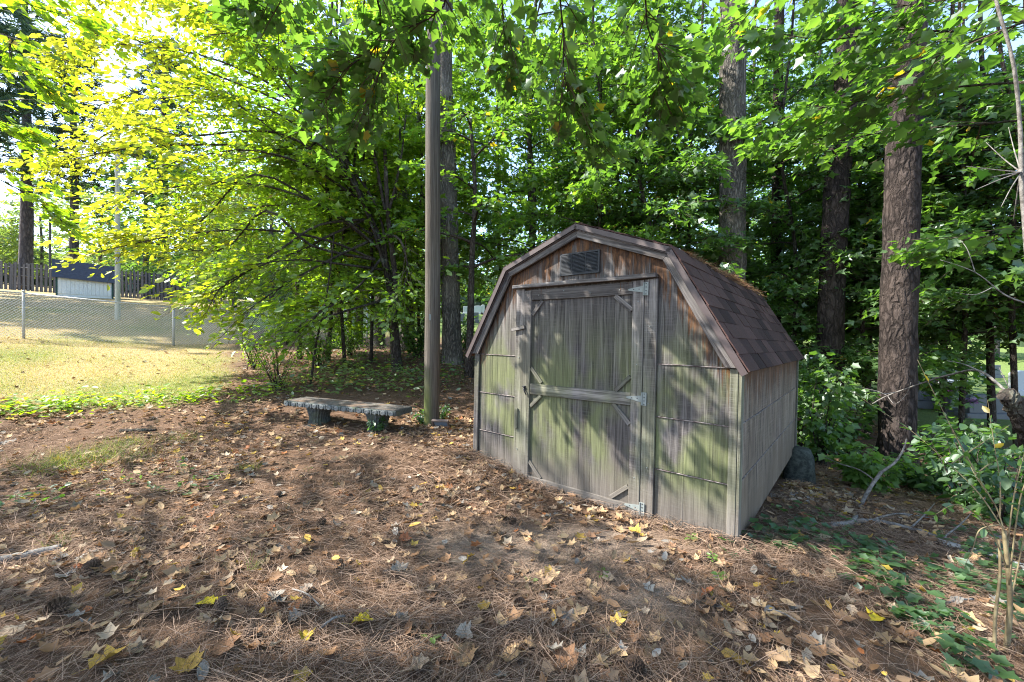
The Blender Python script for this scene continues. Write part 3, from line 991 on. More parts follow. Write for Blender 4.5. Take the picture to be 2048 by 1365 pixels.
# ------------------------------------------------------------------ board fence along the top of the slope
def board_fence(u0, u1, Y0, Y1, label, v_top=None):
    a = onground(u0, Y0); b = onground(u1, Y1)
    root = empty('board_fence', a)
    tag(root, label, 'fence')
    L = math.hypot(b.x-a.x, b.y-a.y); d = Vector(((b.x-a.x)/L, (b.y-a.y)/L, 0)); yaw = math.atan2(d.y, d.x)
    n = int(L/.14)
    meshes = []
    for i in range(4):
        h = 1.75 + .05*i
        meshes.append(MB().prism([(-.07, -.05), (.07, -.05), (.07, h-.03), (.045, h), (-.045, h), (-.07, h-.03)], -.012, .012).mesh('picket', M['picket']))
    for i in range(n):
        s = (i+.5)*L/n; x = a.x + d.x*s; y = a.y + d.y*s
        o = bpy.data.objects.new('picket', meshes[random.randrange(4)])
        side = .045 if i % 2 else -.045
        o.location = (x-a.x - d.y*side, y-a.y + d.x*side, h1(x, y)-a.z)
        o.rotation_euler = (random.uniform(-.015, .015), random.uniform(-.02, .02), yaw)
        link(o, root)
    m = max(2, int(L/2.4)+1)
    for r in (.35, 1.0, 1.55):
        MB().tube([(d.x*s, d.y*s, h1(a.x+d.x*s, a.y+d.y*s)-a.z + r) for s in np.linspace(0, L, m)], .04, 4).build('rail', M['picket'], root)
    for s in np.linspace(0, L, m):
        z = h1(a.x+d.x*s, a.y+d.y*s)-a.z
        MB().box(-.045, .045, -.032, .032, -.1, 1.72).build('post', M['picket'], root, loc=(d.x*s, d.y*s, z), rot=(0, 0, yaw))
board_fence(-160, 118, 27.5, 28.0, 'grey board fence to the left of the white and black shed')
board_fence(222, 442, 28.0, 27.5, 'grey board fence to the right of the white and black shed')

# low white and black shed in front of the board fence
def low_shed():
    a = onground(112, 23.5); b = onground(226, 25.25)
    root = empty('low_shed', a); root.rotation_euler = (0, 0, math.atan2(b.y-a.y, b.x-a.x))
    tag(root, 'low white shed under a black roof before the board fence', 'shed')
    Ln = math.hypot(b.x-a.x, b.y-a.y)
    zo = (b.z-a.z)
    H = 1.16
    for i in range(13):
        x0 = .06 + i*(Ln-.12)/13; x1 = x0 + (Ln-.12)/13 - .012
        MB().box(x0, x1, 0, .03, zo*.9-.35 + .5, zo*.4+H).build('siding_strip', M['white'], root)
    MB().box(.05, Ln-.05, .032, 1.5, zo-.3, zo*.4+H-.02).build('wall', M['white'], root)
    MB().box(-.02, .058, -.02, .1, zo-.3, zo*.4+H).build('corner_trim', M['greentrim'], root)
    MB().box(Ln-.058, Ln+.02, -.02, .1, zo-.6, zo*.4+H).build('corner_trim', M['greentrim'], root)
    zr = zo*.4+H
    for i in range(6):       # roofing strips up the slope
        t0, t1 = i/6, (i+1)/6+.02
        MB().add([(-.16, -.22+.5*t0, zr-.06+1.05*t0+.012), (Ln+.16, -.22+.5*t0, zr-.06+1.05*t0+.012-.12), (Ln+.16, -.22+.5*t1, zr-.06+1.05*t1-.12), (-.16, -.22+.5*t1, zr-.06+1.05*t1),
                  (-.16, -.22+.5*t0, zr-.09+1.05*t0), (Ln+.16, -.22+.5*t0, zr-.09+1.05*t0-.12), (Ln+.16, -.22+.5*t1, zr-.05+1.05*t1-.12), (-.16, -.22+.5*t1, zr-.05+1.05*t1-.0)],
                 [(0, 1, 2, 3), (0, 4, 5, 1), (1, 5, 6, 2), (0, 3, 7, 4)]).build('roof_strip', M['rollroof'], root)
    MB().add([(-.16, .285, zr+1.0), (Ln+.16, .285, zr+.88), (Ln+.16, 1.75, zr-.1), (-.16, 1.75, zr-.0)], [(0, 1, 2, 3)]).build('roof_back', M['rollroof'], root)
low_shed()

# ------------------------------------------------------------------ headstones in the cemetery beyond the trees
def headstone(u, v, Y, w, h, label, mat, top='arch', base=True, t=.16, yaw=0.0, vase=None):
    p = at(u, v, Y); p.z = min(p.z, h1(p.x, p.y)+.02)
    root = empty('headstone', p, yaw)
    tag(root, label, 'headstone')
    zb = .0
    if base:
        MB().box(-w*.62, w*.62, -t*1.0, t*1.0, -.25, .18).build('base', mat, root, bevel=.012)
        zb = .182
    n = 14
    if top == 'arch':
        pts = [(-w/2, zb), (w/2, zb)] + [(w/2*math.cos(a), zb+h*.86 + h*.14*math.sin(a)) for a in np.linspace(0, math.pi, n)]
    elif top == 'serp':
        pts = [(-w/2, zb), (w/2, zb), (w/2, zb+h*.84)] + [(w/2*(1-2*i/n), zb+h*.86 + h*.14*math.sin(math.pi*i/n)**.6) for i in range(1, n)] + [(-w/2, zb+h*.84)]
    else:
        pts = [(-w/2, zb), (w/2, zb), (w/2, zb+h), (-w/2, zb+h)]
    MB().prism(pts, -t*.6, t*.6).build('slab', mat, root, bevel=.01)
    MB().prism([(x*.84, zb+.06+(z-zb)*.80) for (x, z) in pts], -t*.6-.004, -t*.6-.001).build('face_panel', M['granite_dark'] if mat is M['granite_dark'] else M['granite_pale'], root)
    return root
headstone(1976, 840, 10.2, 1.12, .46, 'wide dark granite headstone with curved top near the wire', M['granite_dark'], 'serp')
headstone(1842, 806, 11.2, .62, .62, 'dark granite headstone beside the vase of flowers', M['granite_dark'], 'flat')
headstone(1622, 728, 23.0, .62, .55, 'pale blue headstone seen just past the shed eave', M['granite_pale'], 'arch')
headstone(2044, 788, 15.0, .8, .7, 'pale headstone at the far right edge behind branches', M['granite_pale'], 'serp')
headstone(1905, 765, 17.5, .8, .5, 'small pale headstone on the far cemetery lawn', M['granite_pale'], 'arch')
headstone(1978, 757, 21.0, 1.0, .5, 'dark low headstone on the far cemetery lawn', M['granite_dark'], 'flat')
headstone(924, 642, 24.0, .3, .4, 'small dark headstone between the two trunks behind the shed', M['granite_dark'], 'flat')
headstone(952, 646, 25.0, .32, .45, 'dark headstone right of the slim sapling trunk', M['granite_dark'], 'flat')
headstone(933, 630, 38.0, .6, .6, 'white headstone uphill left of the slim sapling trunk', M['granite_pale'], 'flat')
headstone(956, 630, 40.0, .85, .7, 'wide white headstone uphill right of the slim sapling trunk', M['granite_pale'], 'arch')
headstone(966, 630, 40.0, .35, .8, 'narrow white headstone uphill beside the shed eave', M['granite_pale'], 'arch')
headstone(660, 650, 20.0, .7, .6, 'grey headstone glimpsed between the trunks behind the bench', M['granite_dark'], 'arch')

def vase():
    p = at(1890, 806, 10.9); p.z = h1(p.x, p.y)
    root = empty('flower_vase', p)
    tag(root, 'grey stone vase holding purple flowers beside a headstone', 'vase')
    MB().box(-.17, .17, -.17, .17, -.1, .1).build('plinth', M['granite_dark'], root, bevel=.01)
    MB().tube([(0, 0, .1), (0, 0, .13), (0, 0, .3), (0, 0, .42), (0, 0, .45)], [.10, .10, .13, .155, .17], 14).build('urn', M['granite_dark'], root, smooth=True)
    n = 60
    a = RNG.uniform(0, 6.28, n); r = RNG.uniform(0, .22, n)
    P = np.stack([r*np.cos(a), r*np.sin(a), .5+.16*RNG.random(n)-r*.3], 1)
    D = np.stack([np.cos(a), np.sin(a), .5+0*a], 1)
    C = np.where(RNG.random(n)[:, None] < .6, np.array([[.32, .10, .5]]), np.array([[.08, .15, .05]]))
    o = bpy.data.objects.new('bouquet', leaf_mesh('bouquet', 'dia', P, D, np.tile([0, 0, 1.], (n, 1))+RNG.normal(0, .5, (n, 3)), RNG.uniform(.1, .17, n), C, M['leaf'])); link(o, root)
vase()
def grave_flowers(u, v, Y, col, label):
    p = at(u, v, Y); p.z = max(p.z - .06, h1(p.x, p.y) + .02)
    n = 50; a = RNG.uniform(0, 6.28, n); r = RNG.uniform(0, .20, n)
    P = np.stack([r*np.cos(a), r*np.sin(a)*.5, .1*RNG.random(n)], 1)
    D = np.stack([np.cos(a), np.sin(a), .6+0*a], 1)
    C = np.where(RNG.random(n)[:, None] < .7, np.array([col]), np.array([[.06, .12, .04]]))
    o = bpy.data.objects.new('flower_bunch', leaf_mesh('flower_bunch', 'dia', P, D, np.tile([0, 0, 1.], (n, 1))+RNG.normal(0, .5, (n, 3)), RNG.uniform(.08, .14, n), C, M['leaf'])); link(o)
    o.location = p; tag(o, label, 'flowers')
grave_flowers(1868, 762, 11.2, [.55, .10, .50], 'bunch of pink flowers on top of the dark headstone')
grave_flowers(1936, 803, 10.1, [.30, .16, .55], 'bunch of purple flowers at the wide dark headstone')

# rough block that props the rear corner of the shed
def block():
    p = BM @ Vector((-.02, 3.28, 0)); g = h1(p.x, p.y)
    m = MB(); n = 16; nz = 9; v = []; f = []
    H = p.z - g + .12
    for i in range(nz):
        t = i/(nz-1); z = -.08 + (H)*t
        s = (1.0 if t < .75 else 1 - (t-.75)*1.1)*(1.08-.2*t)
        for j in range(n):
            a = 2*math.pi*j/n; q = (abs(math.cos(a))**3+abs(math.sin(a))**3)**(-1/3)
            k_ = 1+.03*math.sin(3*a+i)+.025*random.uniform(-1, 1)
            v.append((.17*math.cos(a)*q*s*k_, .20*math.sin(a)*q*s*k_, z))
    for i in range(nz-1):
        for j in range(n):
            q = (j+1) % n; f.append((i*n+j, i*n+q, (i+1)*n+q, (i+1)*n+j))
    f.append(tuple((nz-1)*n+j for j in range(n)))
    o = m.add(v, f).build('prop_stone', M['block'], None, smooth=True, loc=(p.x+.08, p.y-.02, g), rot=(0, .05, -.6))
    tag(o, 'dark mossy block propping the rear corner of the shed', 'stone')
block()

# ------------------------------------------------------------------ dead wood on the ground, right of the shed
def curve_pts(P, n=6):
    P = [Vector(p) for p in P]; out = []
    for i in range(len(P)-1):
        a = P[max(i-1, 0)]; b = P[i]; c = P[i+1]; d = P[min(i+2, len(P)-1)]
        for j in range(n):
            t = j/n
            out.append(.5*((2*b) + (c-a)*t + (2*a-5*b+4*c-d)*t*t + (3*b-a-3*c+d)*t**3))
    out.append(P[-1])
    return np.array([tuple(p) for p in out])
def rods(name, label, cat, paths, mat, group=None, sides=7):
    """one thing made of a stem and its side branches"""
    o0 = Vector(paths[0][1][0])
    root = empty(name, o0)
    for i, (nm, P, r0, r1) in enumerate(paths):
        q = curve_pts(P) - np.array(o0)
        MB().tube(q, np.linspace(r0, r1, len(q)), sides, rough=.06, rng=RNG).build(nm, mat, root, smooth=True)
    tag(root, label, cat, group)
    return root
g_ = ground
rods('fallen_branch', 'bent grey fallen branch arching up beside the shed wall', 'branch', [
    ('stem', [g_(1664, 1052, .015), g_(1690, 1056, .03), g_(1708, 1050, .04), at(1717, 1020, 3.98), at(1738, 980, 4.02), at(1762, 945, 4.05)], .021, .016),
    ('side_branch', [at(1762, 945, 4.05), at(1790, 925, 4.05), at(1806, 900, 4.08), at(1813, 878, 4.1)], .014, .006),
    ('side_branch', [at(1750, 962, 4.03), at(1718, 940, 4.3), at(1680, 928, 4.5), at(1650, 915, 4.7)], .009, .004)], M['deadwood'])
rods('fallen_branch', 'long grey fallen branch lying flat across the pine straw', 'branch', [
    ('stem', [g_(1662, 1056, .02), g_(1740, 1050, .03), g_(1820, 1066, .03), g_(1885, 1086, .03), g_(1940, 1098, .02)], .020, .012),
    ('side_branch', [g_(1740, 1050, .03), g_(1800, 1040, .05), g_(1880, 1048, .03)], .010, .004),
    ('side_branch', [g_(1820, 1066, .03), g_(1850, 1045, .07), g_(1870, 1030, .12)], .008, .003),
    ('side_branch', [g_(1885, 1086, .03), g_(1920, 1070, .08), g_(1945, 1055, .14)], .008, .003)], M['deadwood'])
rods('fallen_log', 'lichen spotted fallen log running out at the right edge', 'log', [
    ('stem', [g_(1868, 1086, .02), g_(1915, 1103, .025), g_(1970, 1120, .03), g_(2040, 1146, .03), g_(2110, 1175, .03)], .022, .042)], M['lichen'], sides=10)
rods('fallen_branch', 'pale stick lying in the leaves at the left edge', 'branch', [
    ('stem', [g_(-60, 1145, .02), g_(30, 1126, .025), g_(122, 1106, .03)], .030, .022)], M['deadwood'], sides=9)
rods('fallen_branch', 'thin dark branch lying behind the pole near the shed', 'branch', [
    ('stem', [g_(925, 735, .03), g_(940, 748, .05), g_(955, 756, .03)], .02, .012)], M['bark_dark'])
rods('fallen_branch', 'short dark stick lying on the pine straw left of the bench', 'branch', [
    ('stem', [g_(242, 868, .03), g_(280, 869, .04), g_(312, 866, .03)], .025, .018)], M['bark_dark'])
def cut_log(u, v, r, L, yaw, label):
    p = g_(u, v)
    root = empty('cut_log', p + Vector((0, 0, r*.85)), yaw)
    tag(root, label, 'log')
    MB().tube([(-L/2, 0, 0), (-L*.2, 0, .01), (L*.2, 0, 0), (L/2, 0, 0)], [r, r*1.04, r, r*.98], 16, rough=.02, rng=RNG).build('bark', M['bark_grey'], root, smooth=False)
    MB().tube([(-L/2-.004, 0, 0), (-L/2-.001, 0, 0)], [r*.9, r*.9], 16).build('cut_face', M['deadwood'], root)
cut_log(1860, 905, .15, .4, math.radians(70), 'short cut log standing among the shrubs by the big trunk')
def snag():
    p = [at(2085, 960, 2.75), at(2062, 880, 2.7), at(2040, 830, 2.66), at(2022, 800, 2.64), at(2012, 786, 2.63)]
    q = curve_pts(p)
    base = q[0].copy(); base[2] = h1(base[0], base[1])
    q = np.concatenate([[base + np.array([.05, .0, -.05])], [base*.5+q[0]*.5], q])
    o = MB().tube(q-base, np.concatenate([[.066, .062], np.linspace(.06, .045, len(q)-4), [.038, .016]]), 14, rough=.10, rng=RNG).build('broken_stump', M['bark_dark'], None, loc=tuple(base))
    tag(o, 'leaning broken dark stump at the right edge', 'stump')
snag()
# bare sapling with whorled twigs at the upper right edge
rods('bare_sapling', 'thin bare sapling with whorled dead twigs at the right edge', 'sapling', [
    ('stem', [onground(2110, 2.55, -.05), at(2085, 900, 2.55), at(2062, 600, 2.55), at(2044, 380, 2.55), at(2040, 250, 2.55), at(2025, 120, 2.5), at(1992, 0, 2.5), at(1975, -120, 2.5)], .014, .007)] +
    [('twig', [at(2042, 345, 2.55), at(2042+dx*.5, 345+dy*.45, 2.55+dd*.5), at(2042+dx, 345+dy, 2.55+dd)], .0045, .0015) for dx, dy, dd in
     [(-110, -12, .1), (-90, 35, -.1), (-70, -60, .15), (-40, 70, -.1), (-25, -90, .2), (50, 60, -.1), (-60, 10, -.3), (30, -70, .1), (-15, 95, .15)]] +
    [('twig', [at(2062, 610, 2.55), at(2010, 590, 2.6), at(1950, 545, 2.65), at(1880, 520, 2.7)], .006, .0015), ('twig', [at(1985, 575, 2.62), at(1950, 590, 2.6), at(1910, 585, 2.6)], .003, .001),
     ('twig', [at(1950, 545, 2.65), at(1935, 500, 2.65), at(1920, 480, 2.7)], .003, .001)], M['deadwood'], sides=6)
rods('dead_limb', 'slim bare grey limb reaching across the big trunk', 'branch', [
    ('stem', [at(2050, 815, 2.65), at(2020, 790, 2.9), at(1958, 742, 3.3), at(1900, 750, 3.6), at(1840, 768, 3.9), at(1775, 792, 4.2), at(1745, 808, 4.3)], .011, .005),
    ('twig', [at(1958, 742, 3.3), at(1925, 728, 3.4), at(1893, 722, 3.5)], .006, .002),
    ('twig', [at(1775, 792, 4.2), at(1755, 783, 4.25), at(1725, 776, 4.3)], .005, .002),
    ('twig', [at(1775, 792, 4.2), at(1790, 808, 4.1), at(1812, 790, 4.05), at(1822, 765, 4.0)], .004, .0015),
    ('twig', [at(1790, 785, 4.1), at(1765, 788, 4.0), at(1740, 780, 4.0)], .004, .0015),
    ('twig', [at(2030, 798, 2.8), at(2015, 770, 2.8), at(1998, 735, 2.85)], .004, .0015)], M['deadwood'], sides=6)

# ------------------------------------------------------------------ trees
UP = np.array([0, 0, 1.0])
class Cloud:
    def __init__(self): self.P = []; self.D = []; self.N = []; self.S = []; self.C = []
    def add(self, P, D, N, S, C):
        self.P.append(P); self.D.append(D); self.N.append(N); self.S.append(S); self.C.append(C)
    def count(self): return sum(len(p) for p in self.P)
    def build(self, name, kind, mat, parent, origin, keep=None):
        P = np.concatenate(self.P) - np.array(origin); D = np.concatenate(self.D); N = np.concatenate(self.N); S = np.concatenate(self.S); C = np.concatenate(self.C)
        o = bpy.data.objects.new(name, leaf_mesh(name, kind, P, D, N, S, np.clip(C, .004, .9), mat))
        return link(o, parent)

GREEN = ((.056, .128, .028), (.105, .195, .045))
DEEP = ((.040, .100, .030), (.074, .152, .044))
FRESH = ((.085, .178, .026), (.155, .265, .045))
YELLOW = ((.24, .29, .03), (.41, .40, .045))
YGREEN = ((.13, .23, .016), (.23, .33, .022))
LIME = ((.13, .225, .022), (.22, .32, .036))
PALE = ((.11, .17, .06), (.19, .25, .09))

def tints(n, pal, rng, turn=0.0, turncol=(.42, .30, .03)):
    a, b = np.array(pal[0]), np.array(pal[1])
    t = rng.random((n, 1))
    c = (a*(1-t) + b*t)*(.85+.3*rng.random((n, 1)))
    if turn > 0:
        m = rng.random(n) < turn
        c[m] = np.array(turncol)*(.7+.5*rng.random((int(m.sum()), 1)))
    return c

def limb_path(start, az, length, rise, droop, rng, n=8, wig=.05):
    t = np.linspace(0, 1, n)
    d = np.array([math.sin(az), math.cos(az), 0.0]); s = np.array([d[1], -d[0], 0.0])
    p = np.array(start)[None] + d[None]*(length*t)[:, None] + UP[None]*((rise*t - droop*t*t)*length)[:, None]
    w = np.cumsum(rng.normal(0, wig*length/n, n)); w2 = np.cumsum(rng.normal(0, wig*.6*length/n, n))
    return p + s[None]*(w-w[0])[:, None] + UP[None]*(w2-w2[0])[:, None]

def leaf_out(path, cloud, wood, rng, m, tl, k, size, pal, turn=0.0, tilt=.42, r=.006, t0=.22, spread=1.0, palfn=None, vz=.2):
    """side twigs along a limb, leaves along every twig, mostly level as maples hold them"""
    n = len(path)
    ts = np.linspace(t0, 1.0, m) + rng.uniform(-.03, .03, m)
    ts = np.clip(ts, 0, 1)
    fi = ts*(n-1); i0 = np.minimum(fi.astype(int), n-2); fr = (fi-i0)[:, None]
    base = path[i0]*(1-fr) + path[i0+1]*fr
    tan = norm(path[i0+1]-path[i0])
    side = np.where(np.arange(m) % 2 == 0, 1.0, -1.0)
    ang = side*rng.uniform(.45, 1.35, m)*(1-.55*ts)*spread
    ca, sa = np.cos(ang), np.sin(ang)
    d = np.stack([tan[:, 0]*ca - tan[:, 1]*sa, tan[:, 0]*sa + tan[:, 1]*ca, tan[:, 2]*.5 + rng.normal(0, vz, m)], 1)
    d = norm(d)
    L = tl*(1.1-.55*ts)*rng.uniform(.65, 1.25, m)
    droop = rng.uniform(.05, .35, m)
    if wood is not None:
        for j in range(m):
            q = np.stack([base[j] + d[j]*L[j]*s - UP*droop[j]*L[j]*s*s for s in (0, .5, 1.0)])
            wood.tube(q, (r, r*.7, r*.3), 3, caps=False)
    s = (np.arange(k)[None]+rng.random((m, k)))/k*.9+.1
    pos = base[:, None] + d[:, None]*(L[:, None]*s)[..., None] - UP[None, None]*(droop[:, None]*L[:, None]*s*s)[..., None]
    a2 = rng.uniform(-1.2, 1.2, (m, k))
    ca, sa = np.cos(a2), np.sin(a2)
    ld = np.stack([d[:, None, 0]*ca - d[:, None, 1]*sa, d[:, None, 0]*sa + d[:, None, 1]*ca, -.28 + rng.normal(0, .25, (m, k))], -1)
    pos = pos + norm(ld)*(size*.35) + rng.normal(0, size*.35, (m, k, 3))
    nr = np.broadcast_to(UP, (m, k, 3)) + rng.normal(0, tilt, (m, k, 3))
    S = size*rng.uniform(.42, 1.3, (m, k))
    P = pos.reshape(-1, 3)
    C = tints(m*k, pal, rng, turn) if palfn is None else palfn(P, rng)
    C = C*np.repeat(rng.uniform(.8, 1.2, m), k)[:, None]
    cloud.add(P, norm(ld.reshape(-1, 3)), nr.reshape(-1, 3), S.ravel(), C)

def trunk_part(path, r0, r1, mat, parent, origin, sides=14, flare=.35, name='trunk', rng=RNG, n_per=8, rough=.03):
    q = curve_pts(path, n_per) if len(path) > 2 else np.linspace(np.array(path[0]), np.array(path[1]), 24)
    z = np.linspace(0, 1, len(q))
    r = r0 + (r1-r0)*z
    hgt = q[:, 2]-q[0, 2]
    r = r*(1 + flare*np.exp(-hgt/.25))
    return MB().tube(q-np.array(origin), r, sides, rough=rough, rng=rng).build(name, mat, parent, smooth=True), q, r

def make_tree(name, label, path, r0, r1, seed, nl, z0, z1, len0, len1, az=(0, 2*math.pi), rise=(.25, .55), droop=(.25, .55),
              m=13, tl=.75, k=13, size=.12, pal=GREEN, turn=.01, kind='maple', bark_='bark_dark', group=None, extra=(), flare=.3, sides=12,
              twig=True, palfn=None, tilt=.42, cat='tree', limbr=.032, show_limbs=True, vz=.2, rmax=.04, extra_m=1.0, extra_t0=.22):
    rng = np.random.default_rng(seed)
    o0 = Vector(path[0])
    root = empty(name, o0)
    tag(root, label, cat, group)
    tr, q, r = trunk_part(path, r0, r1, M[bark_], root, o0, sides, flare, rng=rng)
    cl = Cloud(); wood = MB() if twig else None
    limbs = []
    ga = rng.uniform(0, 6.28)
    for i in range(nl):
        zt = z0 + (z1-z0)*((i+rng.random())/max(nl, 1))
        h = q[:, 2]-q[0, 2]
        j = int(np.clip(np.searchsorted(h, zt), 0, len(q)-1))
        start = q[j] + np.array([0, 0, zt-h[j]])*(1 if j == len(q)-1 else 0)
        ga += 2.4
        a = az[0] + ((ga % (2*math.pi))/(2*math.pi))*(az[1]-az[0]) + rng.normal(0, .15)
        f = (zt-z0)/max(z1-z0, .01)
        ln = (len0 + (len1-len0)*f)*rng.uniform(.65, 1.15)
        limbs.append((limb_path(start, a, ln, rng.uniform(*rise), rng.uniform(*droop), rng), ln))
    for e in extra:
        P = curve_pts(e, 4)
        limbs.append((P, float(np.linalg.norm(np.diff(P, axis=0), axis=1).sum())))
    for li, (P, ln) in enumerate(limbs):
        rr = min(limbr*(.35+.65*ln/max(len0, len1, .5)), rmax)
        if show_limbs:
            MB().tube(P-np.array(o0), np.linspace(rr, rr*.2, len(P)), 5, caps=False).build('limb', M[bark_], root, smooth=True)
        leaf_out(P, cl, wood, rng, max(4, int(m*ln/max(len0, len1, .5)*(extra_m if li >= nl else 1)+.5)), tl, k, size, pal, turn, palfn=palfn, tilt=tilt, vz=vz, t0=extra_t0 if li >= nl else .22)
    if wood is not None and wood.n:
        wood.v = [v-np.array(o0) for v in wood.v]
        wood.build('twigs', M['twig'], root)['kind'] = 'stuff'
    cl.build('crown', kind, M['leaf'], root, o0)
    return root

def vpath(u0, v0, Y, pts, sink=.1):
    """a trunk that stands on the ground at pixel column u0 and passes through the given pixels"""
    g = onground(u0, Y)
    return [g - Vector((0, 0, sink))] + [at(u, v, Y + (dy[0] if dy else 0)) for (u, v, *dy) in pts]

TRI = 0
# --- tall trunks right of and behind the shed
def tall(name, label, u, Y, pts, r0, r1, bark_, seed, crown_z, pal=DEEP, shade=False):
    path = vpath(u, 0, Y, pts)
    top = path[-1]
    path.append(Vector((top.x + .2, top.y + .1, 17.5)))
    if shade:
        return make_tree(name, label, path, r0, r1, seed, 30, crown_z, 15.5, 4.4, 2.2, m=14, tl=1.3, k=11, size=.2, kind='dia', pal=pal, bark_=bark_, sides=22, flare=.32, twig=False, limbr=.06, vz=.3, tilt=.6)
    return make_tree(name, label, path, r0, r1, seed, 8, 14.0, 17.3, 2.6, 1.6, m=10, tl=1.2, k=8, size=.34, kind='dia', pal=pal, bark_=bark_, sides=22, flare=.32, twig=False, limbr=.06)
tall('tall_tree', 'straight grey furrowed trunk rising directly behind the shed roof', 1463, 8.4, [(1464, 600), (1465, 300), (1466, 20)], .255, .235, 'bark_grey', 21, 8.8, shade=True)
tall('pine_tree', 'dark leaning pine trunk between the shed and the thick pine', 1658, 8.0, [(1660, 700), (1668, 480), (1682, 250), (1698, 60)], .225, .195, 'bark_pine', 22, 10.5)
tall('pine_tree', 'thick reddish pine trunk standing right of the shed', 1792, 6.45, [(1796, 700), (1804, 400), (1812, 150), (1820, -40)], .232, .20, 'bark_pine', 23, 10)
tall('tall_tree', 'stout furrowed trunk with sunlit bark directly behind the wooden pole', 905, 9.2, [(903, 640), (898, 450), (893, 250), (888, 60)], .215, .18, 'bark_grey', 24, 10)
tall('pine_tree', 'dark slim pine trunk just beyond the rear of the shed roof', 1552, 11.0, [(1552, 600), (1554, 400), (1556, 200)], .13, .11, 'bark_pine', 25, 10)

# --- maples behind the shed, from left to right
maples = [
  # u, Y, radius, limbs, zlow, ztop, len0, len1, palette, seed, label
  (1078, 10.8, .15, 38, 1.6, 10.5, 2.5, 2.0, FRESH, 31, 'forked dark maple behind the left half of the shed'),
  (1010, 12.6, .13, 34, 2.0, 11.0, 2.5, 2.0, GREEN, 32, 'slim maple between the pole trunk and the shed peak'),
  (1230, 11.6, .14, 38, 1.2, 10.5, 2.5, 2.0, GREEN, 33, 'leafy maple rising behind the shed peak'),
  (1376, 10.2, .12, 34, 1.5, 9.5, 2.1, 1.8, GREEN, 34, 'thin grey maple behind the right roof bend of the shed'),
  (1490, 12.8, .14, 34, 1.2, 11.5, 2.6, 2.2, GREEN, 35, 'leafy maple behind the straight grey trunk'),
  (1605, 11.4, .13, 34, .9, 10.5, 2.3, 2.0, DEEP, 36, 'dark maple between the two pine trunks far behind'),
  (1735, 10.5, .13, 32, 1.8, 9.5, 2.2, 1.9, DEEP, 37, 'dark maple seen between the leaning and the thick pine'),
  (1885, 9.0, .13, 34, 1.9, 8.6, 2.3, 1.9, DEEP, 38, 'dark maple right of the thick reddish pine'),
  (1985, 8.2, .13, 32, 2.0, 7.6, 2.1, 1.8, DEEP, 39, 'dark maple near the right edge above the headstones'),
  (2090, 8.6, .13, 30, 2.0, 8.0, 2.3, 1.9, DEEP, 40, 'dark maple whose branches enter at the right edge'),
  (700, 11.8, .13, 22, 1.8, 9.5, 2.4, 1.9, LIME, 41, 'fresh green maple behind the leaning dark tree'),
  (860, 11.6, .13, 28, 1.9, 9.8, 2.4, 2.0, LIME, 42, 'fresh green maple hidden partly by the wooden pole'),
  (600, 10.4, .12, 17, 1.7, 7.5, 2.2, 1.7, LIME, 45, 'fresh green maple in the brush beyond the slanting stem'),
  (655, 9.6, .11, 16, 1.6, 6.8, 1.9, 1.5, LIME, 46, 'young green maple left of the dark leaning tree'),
  (1930, 12.5, .13, 32, 1.2, 10.5, 2.6, 2.1, DEEP, 47, 'shaded maple beyond the dark headstones at the right'),
  (2060, 11.8, .13, 30, 1.6, 10.0, 2.6, 2.1, DEEP, 48, 'shaded maple beyond the right edge headstones'),
  (1655, 14.0, .13, 32, 1.0, 11.5, 2.7, 2.2, DEEP, 49, 'shaded maple far behind the leaning pine'),
  (1140, 14.0, .13, 32, 1.6, 12.0, 2.7, 2.2, GREEN, 50, 'shaded maple far behind the left slope of the shed roof'),
  (742, 9.2, .08, 22, 1.0, 6.0, 1.4, 1.2, LIME, 58, 'light green young maple just behind the dark leaning tree'),
  (690, 9.0, .08, 20, .9, 5.6, 1.4, 1.2, LIME, 59, 'light green young maple beside the slanting stem'),
  (840, 9.9, .08, 20, 1.2, 6.0, 1.3, 1.1, LIME, 60, 'light green young maple right behind the wooden pole'),
  (1295, 8.9, .10, 30, 1.9, 7.6, 1.8, 1.4, GREEN, 52, 'bright maple standing close behind the shed roof'),
  (1190, 9.4, .10, 28, 2.2, 7.8, 1.8, 1.4, FRESH, 53, 'bright young maple close behind the shed peak'),
  (1580, 9.0, .09, 28, .6, 7.4, 1.7, 1.4, GREEN, 54, 'leafy maple close behind the rear end of the shed'),
  (1735, 8.4, .09, 28, .8, 6.8, 1.6, 1.3, GREEN, 55, 'leafy maple low between the two pine trunks'),
  (1920, 7.6, .09, 26, 1.5, 6.4, 1.6, 1.3, GREEN, 56, 'leafy maple just right of the thick pine'),
  (2035, 7.0, .09, 24, 1.7, 6.0, 1.6, 1.3, GREEN, 57, 'leafy maple at the right edge above the broken stump'),
  (1330, 14.5, .16, 34, 1.5, 12.5, 2.9, 2.3, DEEP, 43, 'shaded maple deep behind the shed'),
  (1800, 13.5, .15, 30, 1.5, 11.5, 2.9, 2.3, DEEP, 44, 'shaded maple deep behind the thick pine'),
]
for (u, Y, r, nl, za, zb, la, lb, pal, seed, lab) in maples:
    rg = random.Random(seed)
    pth = vpath(u, 0, Y, [(u + rg.uniform(-14, 14), 520), (u + rg.uniform(-25, 25), 300), (u + rg.uniform(-40, 40), 60)])
    pth.append(pth[-1] + Vector((.1, 0, 2.5)))
    near = Y < 12
    make_tree('maple_tree', lab, pth, r*.48, r*.2, seed, nl, za, min(zb, Y*.80+.6), la, lb, pal=pal, kind='tri', size=.15 if near else .18,
              m=22, tl=.95, k=16 if near else 10, turn=.006, tilt=.62, vz=.3, rmax=.02)
